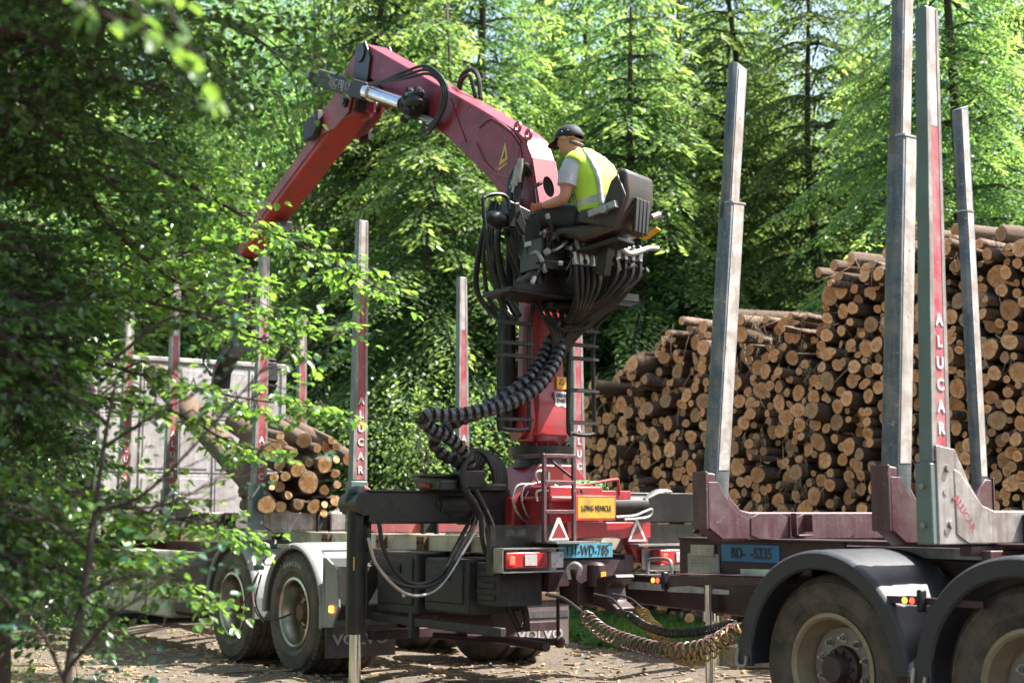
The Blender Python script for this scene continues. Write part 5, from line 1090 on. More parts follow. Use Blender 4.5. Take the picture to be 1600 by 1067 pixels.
# ------------------------------------------------------------------ grapple, hanging from the jib tip
gp_ = thing('log_grapple', 'dark steel timber grapple hanging from the jib tip above the truck load', 'grapple', T, (-4.06, 1.22, 4.3))
gx, gy = -4.06, 1.22
q = MB(); q.beam((gx, gy, 4.36), (gx, gy, 3.75), .07, .10, (1, 0, 0)); q.cyl((gx, gy, 3.80), (gx, gy, 3.50), .13, .15, 16); q.box((gx, gy, 3.42), (.34, .24, .16)); rot_ = q.build('rotator', M['greasy'], gp_, bevel=.01)
for s in (-1, 1):
    q = MB(); pts = [(gx+s*.12, gy, 3.38), (gx+s*.42, gy, 3.30), (gx+s*.66, gy, 3.10), (gx+s*.70, gy, 2.88), (gx+s*.52, gy, 2.68)]
    for a, b in zip(pts, pts[1:]): q.beam(a, b, .22, .09, (0, 0, 1))
    q.cyl((gx+s*.12, gy-.13, 3.38), (gx+s*.12, gy+.13, 3.38), .05, n=12); q.build('claw', M['greasy'], gp_, bevel=.01)
q = MB()
for k in range(3): q.tube(smoothpath([(gx+.1, gy-.1+.05*k, 4.3), (gx+.28, gy-.12+.05*k, 4.0), (gx+.22, gy-.1+.05*k, 3.6), (gx+.08, gy-.08+.05*k, 3.45)], 5), .02, 7)
q.tube(smoothpath([(gx-.2, gy-.15, 3.4), (gx-.5, gy-.22, 3.45), (gx-.75, gy-.2, 3.25), (gx-.6, gy-.16, 3.05)], 5), .02, 7); q.build('hose', M['hose'], gp_)
# ------------------------------------------------------------------ the operator
pe = thing('person', 'man in navy cap and yellow safety vest sitting on the crane seat, working its levers', 'person', T, tuple(HIP))
def skin_obj(name, chains, mat, parent, sub=2, root=0):
    """chains: list of lists of (f, l, u, r); a point given twice is shared"""
    V, E_, Rr, idx = [], [], [], {}
    for ch in chains:
        prev = None
        for f, l, u, r in ch:
            k = (round(f, 4), round(l, 4), round(u, 4))
            if k not in idx: idx[k] = len(V); V.append(S(f, l, u)-ORG[parent.name]); Rr.append(r)
            if prev is not None and prev != idx[k]: E_.append((prev, idx[k]))
            prev = idx[k]
    me = bpy.data.meshes.new(name); me.from_pydata([tuple(v) for v in V], E_, []); me.materials.append(M[mat])
    o = link(name, me, parent, ORG[parent.name]); o.modifiers.new('skin', 'SKIN').use_smooth_shade = True
    if not me.skin_vertices: raise RuntimeError('no skin layer')
    for i, sv in enumerate(me.skin_vertices[0].data): sv.radius = (Rr[i], Rr[i]); sv.use_root = (i == root)
    s = o.modifiers.new('sub', 'SUBSURF'); s.levels = sub; s.render_levels = sub
    return o
pel = (0, 0, 0, .12); ch1 = (.03, 0, .20, .125); ch2 = (.09, 0, .38, .13); nk = (.15, 0, .50, .058); nk2 = (.19, 0, .56, .056); hd = (.245, 0, .63, .088); hd2 = (.235, 0, .70, .092)
def hand(f, l, u, sgn):
    """palm plus four fingers and a thumb closing on a lever"""
    p = (f, l, u, .030); q = (f+.045, l, u-.004, .034); out = [[p, q]]
    for k, (ln) in enumerate((.036, .041, .038, .030)):
        z = u+.030-.020*k; out.append([q, (f+.080, l+sgn*.004, z, .0105), (f+.080+ln*.8, l-sgn*.012, z-.004, .0095), (f+.085+ln*.7, l-sgn*.036, z-.008, .0088), (f+.070, l-sgn*.042, z-.010, .0082)])
    out.append([p, (f+.028, l-sgn*.024, u+.030, .0125), (f+.056, l-sgn*.040, u+.034, .0105), (f+.074, l-sgn*.044, u+.022, .0095)])
    return out
body = [[pel, ch1, ch2, nk, nk2, hd, hd2]]
for s in (1, -1):
    body += [[ch2, (.10, .17*s, .41, .075), (.115, .225*s, .27, .056), (.13, .25*s, .135, .046), (.24, .23*s, .118, .042), (.37, .19*s, .115, .031)]]
    body += [[pel, (.06, .10*s, -.01, .07), (.26, .13*s, .03, .050), (.44, .145*s, .03, .045), (.46, .15*s, -.14, .040), (.46, .15*s, -.33, .035)]]
body += [[hd, (.30, 0, .585, .040), (.318, 0, .572, .026)], [hd, (.325, 0, .645, .022), (.352, 0, .632, .013)], [hd2, (.24, .082, .665, .022), (.228, .098, .655, .018)], [hd2, (.24, -.082, .665, .022), (.228, -.098, .655, .018)]]
bd = skin_obj('body', body, 'skin', pe)
for s in (1, -1):
    skin_obj('glove', [[(.355, .195*s, .115, .036)] + [hand(.385, .185*s, .113, s)[0][0]]] + hand(.385, .185*s, .113, s), 'glove', pe)
    q = MB(); q.ball(S(.318, .034*s, .672), .010, 8); q.build('eye', M['blackink'], pe)
# trousers and boots
tz = [[(-.03, 0, -.02, .135), (.0, 0, .05, .145), (.02, 0, .12, .135)]]
for s in (1, -1): tz += [[(-.03, 0, -.02, .135), (.08, .10*s, -.01, .118), (.27, .13*s, .035, .098), (.455, .145*s, .035, .085), (.485, .15*s, -.05, .080), (.475, .15*s, -.20, .074), (.47, .15*s, -.30, .070), (.47, .15*s, -.385, .068)]]
trs = skin_obj('trousers', tz, 'trouser', pe)
for s in (1, -1):
    q = MB(); q.tube([S(.472, .15*s, -.16), S(.471, .15*s, -.195)], .0835, 16); q.build('reflective_band', M['vesttape'], trs)
    skin_obj('boot', [[(.47, .15*s, -.28, .060), (.47, .15*s, -.40, .058), (.53, .155*s, -.455, .052), (.63, .165*s, -.470, .045)]], 'boot', pe)
# torso shell for the vest: rings (f, u, half width, half depth, tilt)
RG = [(-.05, .03, .175, .145), (-.045, .10, .180, .145), (-.025, .20, .185, .145), (.005, .30, .200, .148), (.045, .38, .205, .138), (.085, .45, .180, .105), (.115, .495, .115, .080), (.135, .515, .082, .068)]
TILT = [.0, .1, .2, .32, .45, .6, .7, .7]
def torso(t, th, off=0.0):
    t = max(0, min(len(RG)-1.0001, t)); i = int(t); k = t-i; a, b = RG[i], RG[i+1]; f, u, w_, d_ = [a[j]*(1-k)+b[j]*k for j in range(4)]; ti = TILT[i]*(1-k)+TILT[i+1]*k
    c_, s_ = math.cos(th), math.sin(th); e = .82
    x = math.copysign(abs(c_)**e, c_)*(w_+off); y = math.copysign(abs(s_)**e, s_)*(d_+off)
    wr = .005*math.sin(9*th+5*t)*math.cos(3.1*t+th)+.004*math.sin(4*t+2*th)*math.sin(7*t)
    return S(f+(y+wr)*math.cos(ti), x, u-(y+wr)*math.sin(ti))
def shell(t0, t1, off, n=28, m=14, th0=0, th1=2*math.pi):
    q = MB(); full = th1-th0 > 6.2; vs = [torso(t0+(t1-t0)*i/m, th0+(th1-th0)*j/n, off) for i in range(m+1) for j in range(n+(0 if full else 1))]; w_ = n if full else n+1
    fs = [(i*w_+j, i*w_+(j+1) % w_, (i+1)*w_+(j+1) % w_, (i+1)*w_+j) for i in range(m) for j in range(n)]
    return q.add(vs, fs)
tee = shell(0, 7, .0); 
q = tee
for s in (1, -1): q.tube(smoothpath([S(.07, .10*s, .43), S(.085, .165*s, .415), S(.105, .215*s, .34), S(.118, .235*s, .235)], 3), [.085, .087, .088, .087, .085, .083, .081, .080, .078, .077], 16)
tee_o = q.build('tee_shirt', M['tee'], pe, smooth=60)
vb_ = shell(0, 6.6, .012, 32, 22)
vest = vb_.build('safety_vest', M['vest'], pe, smooth=60); vest.modifiers.new('solid', 'SOLIDIFY').thickness = .006
for s in (1, -1):
    q = MB(); q.tube(smoothpath([S(.07, .15*s, .425), S(.075, .175*s, .415), S(.08, .195*s, .395)], 3), [.100, .100, .099, .097, .094, .092, .088], 18, True); q.build('vest_shoulder', M['vest'], vest, smooth=60)
def strap(path, wd=.026):
    q = MB(); vs = []
    for t, th in path:
        for o_ in (-wd, wd):
            vs.append(torso(t, th+o_*5.2, .027)); 
    n = len(path); q.add(vs, [(2*i, 2*i+1, 2*i+3, 2*i+2) for i in range(n-1)]); o = q.build('reflective_strip', M['vesttape'], vest, smooth=60); o.modifiers.new('solid', 'SOLIDIFY').thickness = .003
strap([(6.3-.30*i, 1.05) for i in range(3)] + [(5.4, 1.0)]); 
strap([(6.2-.31*i, -.95+.02*i) for i in range(20)]); strap([(6.2-.31*i, -2.2-.02*i) for i in range(20)]); strap([(6.2-.31*i, .95+.0*i) for i in range(20)])
q = shell(.75, 1.35, .019, 32, 3); q.build('reflective_band', M['vesttape'], vest, smooth=60)
# cap
q = MB(); c = S(.228, 0, .684); n = 24; vs = []; fs = []
for i in range(9):
    a = (math.pi*.52)*i/8
    for j in range(n):
        g = 6.283*j/n; rx = .112*math.sin(a); vs.append(c+SDIR*(rx*1.08*math.cos(g)+.012)+SLEFT*(rx*.90*math.sin(g))+UPV*(.104*math.cos(a)))
fs = [(i*n+j, (i+1)*n+j, (i+1)*n+(j+1) % n, i*n+(j+1) % n) for i in range(8) for j in range(n)]
q.add(vs, fs); cap = q.build('cap', M['cap'], pe, smooth=60); cap.modifiers.new('solid', 'SOLIDIFY').thickness = .004
q = MB(); vs = []; 
for j in range(13):
    g = -.85+1.7*j/12
    for rr_, dz in ((.105, -.004), (.105+.078*math.cos(g*1.25), -.035-.022*math.cos(g*1.3))): vs.append(c+SDIR*(rr_*math.cos(g)*1.05+.012)+SLEFT*(rr_*.9*math.sin(g))+UPV*(dz))
q.add(vs, [(2*j, 2*j+1, 2*j+3, 2*j+2) for j in range(12)]); br = q.build('brim', M['cap'], cap, smooth=60); br.modifiers.new('solid', 'SOLIDIFY').thickness = .005
for f, u in ((.02, .03), (-.035, .032)): q = MB(); q.ball(c+SDIR*f+SLEFT*.098+UPV*u, .006, 8); q.build('eyelet', M['steel'], cap)
q = MB(); q.ball(c+UPV*.113, .008, 8); q.build('button', M['cap'], cap)
q = MB(); q.tube(smoothpath([S(.185, .078, .635), S(.158, .045, .622), S(.150, 0, .618), S(.158, -.045, .622), S(.185, -.078, .635)], 4), .018, 8); q.build('hair', M['hair'], pe)
# ------------------------------------------------------------------ logs
def log_geo(r_, Lg, seed, n=16):
    """unit-radius log along +Y, cut face at y=0; returns V, F, material index, uv per vertex"""
    r = np.random.default_rng(seed); g = np.arange(n)*2*np.pi/n
    rad = 1+.06*np.sin(2*g+r.random()*6)+.04*np.sin(3*g+r.random()*6)+r.normal(size=n)*.022; rad /= rad.mean()
    ov = 1+.16*(r.random()-.35); ex = np.cos(g)*rad*ov; ez = np.sin(g)*rad/ov
    slope = r.normal()*.007, r.normal()*.007
    V, UV = [], []
    def ring(k, y, tilt=1, wob=0):
        kk = k+(r.normal(size=n)*wob if wob else 0)
        for i in range(n): V.append((ex[i]*(kk if np.isscalar(kk) else kk[i]), y+tilt*(slope[0]*ex[i]+slope[1]*ez[i]), ez[i]*(kk if np.isscalar(kk) else kk[i]))); UV.append((ex[i]*k, ez[i]*k))
    ring(1.0, .006, 1, .018); ring(.93, .0, 1, .01); ring(.55, .0)
    V.append((0, .0, 0)); UV.append((0, 0)); c = len(V)-1
    F, Mi = [], []
    for i in range(n):
        j = (i+1) % n
        F.append((i, j, n+j, n+i)); Mi.append(0); F.append((n+i, n+j, 2*n+j, 2*n+i)); Mi.append(1); F.append((2*n+i, 2*n+j, c)); Mi.append(1)
    b0 = len(V); ring(1.03, .10, .5, .03); ring(1.0, .45, 0, .035); ring(.97, Lg, 0, .03)
    for a, b in ((0, b0), (b0, b0+n), (b0+n, b0+2*n)):
        for i in range(n): j = (i+1) % n; F.append((a+i, b+i, b+j, a+j)); Mi.append(0)
    F.append(tuple(b0+2*n+i for i in range(n))); Mi.append(1)
    return V, F, Mi, UV
def log_mesh(name, parts, rnds=None):
    V, F, Mi, UV, RN = [], [], [], [], []
    for k, (v, f, m, u) in enumerate(parts):
        n = len(V); V += v; UV += u; F += [tuple(i+n for i in t) for t in f]; Mi += m; RN += [0 if rnds is None else rnds[k]]*len(v)
    me = bpy.data.meshes.new(name); me.from_pydata(V, [], F); me.materials.append(M['bark']); me.materials.append(M['end'])
    me.polygons.foreach_set('material_index', Mi); me.polygons.foreach_set('use_smooth', [m == 0 for m in Mi])
    ul = me.uv_layers.new(name='UVMap'); li = np.empty(len(me.loops), np.int32); me.loops.foreach_get('vertex_index', li)
    ul.data.foreach_set('uv', np.asarray(UV, np.float32)[li].ravel())
    a = me.attributes.new('v', 'FLOAT', 'POINT'); a.data.foreach_set('value', np.asarray(RN, np.float32)); me.update(); return me
LM = [log_mesh('log', [log_geo(1, 3.0, 100+i)]) for i in range(16)]
def ztop(X): return float(np.interp(X, [-4.6, -3.9, -3.3, -2.84, -2.38, -1.75, -1.2, -.7, -.16, .35, .83, 1.14, 1.23, 1.57, 2.0, 2.3, 2.8, 3.6, 4.6], [1.3, 2.1, 2.56, 2.84, 3.15, 3.37, 3.56, 3.62, 3.60, 3.53, 3.50, 3.52, 3.78, 3.92, 3.92, 4.02, 4.02, 3.85, 3.85]))
r = np.random.default_rng(77); PX, PZ, PR = np.zeros(0), np.zeros(0), np.zeros(0)
for rmin, rmax, tries in ((.125, .165, 260), (.10, .125, 700), (.08, .10, 620), (.062, .08, 4200), (.045, .062, 18000), (.032, .045, 22000)):
    for _ in range(tries):
        x = r.uniform(-4.4, 4.4); rad = r.uniform(rmin, rmax); z = r.uniform(.05, ztop(x)-rad*.9)
        if len(PX) and np.min(np.hypot(PX-x, PZ-z)-PR-rad) < -.006: continue
        PX = np.append(PX, x); PZ = np.append(PZ, z); PR = np.append(PR, rad)
        if rmin > .12 and len(PX) > 12: break
        if .1 <= rmin < .12 and len(PX) > 52: break
LY = 5.5; items = []
for x, z, rad in zip(PX, PZ, PR):
    dy = r.normal()*.05+(r.random() < .08)*r.uniform(-.28, -.1)+(r.random() < .15)*.15
    if z > ztop(x)-.25: dy += r.uniform(-.25, .15)
    items.append((x, LY+dy, z, rad, r.normal()*.06+.10, r.normal()*.035, r.random()*6.28, int(r.integers(16))))
def log_matrix(it):
    x, y, z, rad, yaw, pit, spin, k = it
    return Matrix.Translation(T.w(x, y, z)) @ Matrix.Rotation(T.a+yaw, 4, 'Z') @ Matrix.Rotation(pit, 4, 'X') @ Matrix.Rotation(spin, 4, 'Y') @ Matrix.Diagonal((rad, 1, rad, 1))
def show(it):
    p = proj(T.w(*it[:3])); s = F/(T.w(*it[:3]).y); vis = 890 < p[0] < 1590 and p[1] > 0 and not (p[1] > 800 and p[0] > 1085)
    for a, b in ((1092, 1128), (1384, 1415), (1436, 1470), (1505, 1540)):
        if a < p[0] < b: vis = False
    return it[3]*s if vis else 0
items.sort(key=show, reverse=True)
def zone(px):
    for a, w_ in ((955, 'at the far left tip'), (990, 'on the left slope'), (1030, 'above the right tail light'), (1062, 'left of the blue trailer plate'), (1098, 'touching the left side of the front stake'), (1160, 'close right of the front stake'), (1205, 'above the blue trailer plate'), (1250, 'above the bolster clamp'), (1295, 'midway between front stake and twin stakes'), (1340, 'left of the twin stakes'), (1385, 'touching the left twin stake'), (1445, 'between the twin stakes'), (1510, 'right of the lettered stake'), (1565, 'right of the rightmost stake'), (3000, 'at the right edge of the picture')):
        if px < a: return w_
def zone_old(px):
    for a, w_ in ((985, 'in the low left end of the stack'), (1098, 'left of the front trailer stake'), (1200, 'just right of the front trailer stake'), (1300, 'midway between the front stake and the tall twin stakes'), (1400, 'just left of the tall twin stakes'), (1510, 'beside the lettered stake'), (3000, 'at the right edge of the picture')):
        if px < a: return w_
def lvl(z, x):
    return 'topmost second third fourth fifth sixth seventh eighth ninth tenth eleventh twelfth'.split()[min(11, max(0, int((ztop(x)-z)/.26)))]
for it in items[:298]:
    o = bpy.data.objects.new('log', LM[it[7]]); COL.objects.link(o); o.matrix_world = log_matrix(it); p = proj(T.w(*it[:3]))
    sz = 'thick' if it[3] > .11 else 'middling' if it[3] > .085 else 'thin'
    tag(o, '%s stacked log, %s row from the top, %s' % (sz, lvl(it[2], it[0]), zone(p[0])), 'log', 'cut logs of the roadside stack')
rest = items[298:]; parts = []; rn = []
for it in rest:
    v, f, m, u = log_geo(1, 3.0, 100+it[7], 10); mt = log_matrix(it); parts.append(([tuple(mt @ Vector(p)) for p in v], f, m, u)); rn.append(random.random())
# dark butt ends further back fill the gaps
for k in range(330):
    x = random.uniform(-4.2, 4.3); z = random.uniform(.05, ztop(x)-.12); it = (x, LY+random.uniform(.12, .35), z, random.uniform(.07, .12), 0, 0, random.random()*6, k % 16)
    v, f, m, u = log_geo(1, 2.3, 100+it[7], 8); mt = log_matrix(it); parts.append(([tuple(mt @ Vector(p)) for p in v], f, m, u)); rn.append(random.random())
so_ = bpy.data.objects.new('stacked_logs', log_mesh('stacked_logs', parts, rn)); COL.objects.link(so_); tag(so_, 'the many smaller sawn log ends wedged between the thicker logs of the roadside stack', 'log pile', kind='stuff')
# loose sticks and torn bark hanging on the stack
mb = MB()
for k in range(150):
    x = random.uniform(-3.9, 4.2); z = random.uniform(.4, ztop(x)); 
    if random.random() < .35: z = ztop(x)-random.uniform(-.04, .1)
    a = random.uniform(0, 6.28); L = random.uniform(.15, .55); y = LY-random.uniform(.05, .28); d = Vector((math.cos(a)*.8, random.uniform(-.4, .2), -abs(math.sin(a)))); p = Vector((x, y, z))
    mb.tube([p, p+d*L*.5+Vector((0, -.02, -.02)), p+d*L], [.006, .005, .002], 4, False)
for k in range(260):
    x = random.choice([random.uniform(-3.9, 4.2), random.uniform(.1, 1.2)]); z = random.uniform(.3, ztop(x)+.03); y = LY-random.uniform(.1, .3); p = Vector((x, y, z))
    for j in range(3): mb.tube([p, p+Vector((random.uniform(-.05, .05), -.02, -.06)), p+Vector((random.uniform(-.08, .08), -.03, -random.uniform(.1, .2)))], [.003, .0025, .001], 3, False)
o = mb.build('bark_strips', M['barkchips'], frame=T, kind='stuff'); tag(o, 'torn bark strips and thin twigs hanging out of the log stack', 'debris')
for k in range(9):   # loose poles lying on top of the stack
    x = [1.30, 1.45, 1.62, 2.05, 2.2, 2.55, 2.95, 3.4, -.45][k]; z = ztop(x)+.05; o = bpy.data.objects.new('log', LM[k]); COL.objects.link(o)
    o.matrix_world = log_matrix((x, LY-.25+.07*k % .3, z, .055+.006*(k % 4), .06-.02*k, .03, k, 0))
    tag(o, ['thin loose log lying askew on the step of the stack', 'second loose log lying above the step of the stack', 'third loose log above the step, beside the twin stakes', 'loose log on top of the stack behind the left twin stake', 'loose log on top of the stack between the twin stakes', 'loose log on top of the stack right of the lettered stake', 'loose log on top of the stack behind the rightmost stake', 'loose log on top of the stack at the right edge', 'loose log on top of the stack behind the front trailer stake'][k], 'log', 'cut logs of the roadside stack')
# ------------------------------------------------------------------ the load on the truck: ends face back along +X
ends = [(340, 515, 57), (385, 432, 24), (380, 592, 34), (350, 662, 26), (412, 655, 28), (380, 712, 32), (338, 715, 17), (310, 812, 52), (385, 822, 33), (485, 810, 30), (570, 820, 40), (630, 810, 20), (540, 690, 60), (628, 730, 30), (480, 618, 42), (458, 522, 25), (545, 578, 27), (630, 590, 45), (665, 455, 20), (695, 490, 22), (695, 560, 22), (625, 860, 22), (690, 640, 26), (700, 700, 24), (690, 790, 30), (430, 760, 22), (590, 500, 24)]
LL = [log_mesh('log', [log_geo(1, 4.4, 200+i)]) for i in range(8)]
for k, (cx, cy, cr_) in enumerate(ends):
    X = -.80+.10*math.sin(k*2.3); p = T.xp(330+cx/3.555, 560+cy/3.555, X); rad = cr_/3.555/166
    pit = random.uniform(-.02, .03)+(.0 if cy > 620 else .10); yaw = random.uniform(-.34, -.22)
    mt = Matrix.Translation(T.w(*p)) @ Matrix.Rotation(T.a+math.pi/2+yaw, 4, 'Z') @ Matrix.Rotation(pit, 4, 'X') @ Matrix.Rotation(random.random()*6, 4, 'Y') @ Matrix.Diagonal((rad, .52, rad, 1))
    o = bpy.data.objects.new('log', LL[k % 8]); COL.objects.link(o); o.matrix_world = mt
    wh = ('bottom row' if cy > 780 else 'second row' if cy > 680 else 'third row' if cy > 580 else 'fourth row' if cy > 500 else 'top'); sd = 'against the left stake' if cx < 330 else 'just right of the left stake' if cx < 400 else 'left of centre' if cx < 500 else 'in the centre' if cx < 600 else 'left of the right stake' if cx < 685 else 'behind the right stake'
    tag(o, '%s orange-ended log %s, %s of the truck load' % ('thick' if cr_ > 45 else 'middling' if cr_ > 28 else 'thin', sd, wh), 'log', 'logs loaded on the truck')
def free_log(p, q, rad, label, k):
    p, q = T.w(*p), T.w(*q); d = (q-p).normalized(); L = (q-p).length
    mt = Matrix.Translation(p) @ d.to_track_quat('Y', 'Z').to_matrix().to_4x4() @ Matrix.Rotation(k, 4, 'Y') @ Matrix.Diagonal((rad, L/4.4, rad, 1))
    o = bpy.data.objects.new('log', LL[k % 8]); COL.objects.link(o); o.matrix_world = mt; tag(o, label, 'log', 'logs loaded on the truck')
free_log((-1.30, .25, 1.60), (-4.9, .45, 3.05), .14, 'thick brown log lying slanted up towards the headboard beside the load', 1)
free_log((-1.25, .40, 2.00), (-3.6, .9, 2.42), .10, 'pale sunlit log on top of the load beside the near stake', 2)
free_log((-1.15, .62, 2.10), (-3.5, 1.2, 2.50), .08, 'pale sunlit log on top of the load, second from the near stake', 3)
free_log((-1.1, .86, 2.04), (-3.4, 1.5, 2.42), .08, 'pale sunlit log on top of the load, third from the near stake', 4)
free_log((-1.0, 1.05, 1.92), (-3.4, 1.8, 2.30), .075, 'pale sunlit log on top of the load above the thin logs', 5)
# ------------------------------------------------------------------ coiled air lines and chain between truck and trailer
def coil(name, pts, R0, rw, turns, mat, label, sag_ends=True):
    P = smoothpath(pts, 20); L = [0]
    for a, b in zip(P, P[1:]): L.append(L[-1]+(b-a).length)
    n = turns*14; out = []; lead = .06
    up = Vector((0, 0, 1))
    for i in range(n+1):
        s = L[-1]*i/n; k = next((j for j in range(len(L)-1) if L[j+1] >= s), len(L)-2); f = (s-L[k])/max(1e-6, L[k+1]-L[k]); c = P[k].lerp(P[k+1], f); t = (P[k+1]-P[k]).normalized()
        u = t.cross(up).normalized(); v = u.cross(t); e = min(1, i/n/lead, (1-i/n)/lead); g = 2*math.pi*i/14
        out.append(c+(u*math.cos(g)+v*math.sin(g))*R0*max(.05, e))
    mb = MB(); mb.tube(out, rw, 6); o = mb.build(name, M[mat], org=tuple(P[0]), frame=None)
    tag(o, label, 'air hose', 'coiled air hoses between truck and trailer'); return o
def W_(*a): return [at(x, y, d) for x, y, d in a]
coil('coiled_air_hose', W_((908, 955, 9.9), (940, 985, 9.6), (985, 1003, 9.3), (1040, 1016, 9.0), (1095, 1012, 8.8), (1140, 990, 8.6), (1160, 972, 8.5)), .048, .0060, 30, 'hoseR', 'brownish red coiled air hose sagging from truck to trailer, its loops widely spaced')
coil('coiled_air_hose', W_((1003, 950, 10.0), (1010, 970, 9.8), (1028, 988, 9.45), (1052, 1014, 9.2), (1080, 1026, 8.95), (1115, 1014, 8.75), (1148, 988, 8.6), (1163, 968, 8.6)), .046, .0068, 26, 'hoseY', 'dull yellow coiled air hose sagging beside the red one')
coil('coiled_air_hose', W_((975, 955, 9.8), (1010, 978, 9.5), (1050, 989, 9.2), (1100, 985, 8.9), (1150, 970, 8.6)), .024, .0055, 46, 'hose', 'tight black coiled cable above the red and yellow coils')
for a, b, nm in (((880, 935, 10.1), (908, 955, 9.9), 1), ((955, 935, 10.1), (975, 955, 9.8), 2), ((985, 935, 10.2), (1003, 950, 10.0), 3)):
    mb = MB(); P = [at(*a)+Vector((-.12, .05, .03)), at(*a), at(*b)]; mb.tube(smoothpath(P, 5), .014 if nm == 1 else .008, 7); o = mb.build('hose_end', M['hose'], org=tuple(P[0]))
    tag(o, ['black hose lead running into the red coil', 'thin black lead running into the black coiled cable', 'thin black lead running into the yellow coil'][nm-1], 'hose')
# chain hanging in a loop
P = smoothpath(W_((897, 888, 9.9), (903, 915, 9.85), (925, 938, 9.75), (950, 938, 9.6), (972, 915, 9.5), (985, 892, 9.45), (1000, 886, 9.45), (1022, 888, 9.45)), 30); L = [0]
for a, b in zip(P, P[1:]): L.append(L[-1]+(b-a).length)
ch = thing('chain', 'rusty chain hanging in a loop from the truck hook to the trailer drawbar', 'chain', None, tuple(P[0]))
s = 0; k = 0; lk = None
while s < L[-1]-.02:
    j = next((j for j in range(len(L)-1) if L[j+1] >= s), len(L)-2); c = P[j]; t = (P[j+1]-P[j]).normalized()
    u = t.cross(Vector((0, 0, 1))).normalized(); v = u.cross(t); a = u if k % 2 else v
    if lk is None:
        ring = [Vector((.021*math.cos(g), .0125*math.sin(g), 0)) for g in [6.283*i/10 for i in range(10)]]; mb = MB(); mb.tube(ring+[ring[0]], .0045, 5, False); lk = mb.build('chain_link', M['rust'], ch)
        o = lk
    else: o = bpy.data.objects.new('chain_link', lk.data); COL.objects.link(o); o.parent = ch
    R3 = Matrix((t, a, t.cross(a))).transposed(); o.rotation_mode = 'QUATERNION'; o.rotation_quaternion = R3.to_quaternion(); o.location = c-P[0]; s += .032; k += 1
# hook end
mb = MB(); mb.tube(smoothpath(W_((890, 905, 9.92), (888, 888, 9.92), (897, 880, 9.92), (907, 886, 9.92), (905, 898, 9.92)), 5), .014, 8); o = mb.build('hook', M['steel'], org=tuple(at(890, 905, 9.92))); tag(o, 'worn steel hook on the truck tail holding the chain', 'hook')
# green net roll on the crane base
q = MB(); P = [T.w(2.42, 1.22, 1.60), T.w(2.42, 1.35, 1.61), T.w(2.42, 1.50, 1.605), T.w(2.42, 1.56, 1.60)]
rp = MB(); rp.tube(smoothpath(P, 6), [.03]+[.040+.004*math.sin(i*2.1) for i in range(17)]+[.02], 12)
for i in range(60):
    a = i*1.7; c = P[0].lerp(P[-1], (i+.5)/60); rp.ball(c+Vector((math.cos(a)*.034, math.sin(a)*.034, .012+math.sin(a*1.3)*.026)), .014, 6)
o = rp.build('net_roll', M['strapgreen'], org=tuple(P[0])); tag(o, 'rolled bright green net lying on the crane base behind the long vehicle sign', 'net')
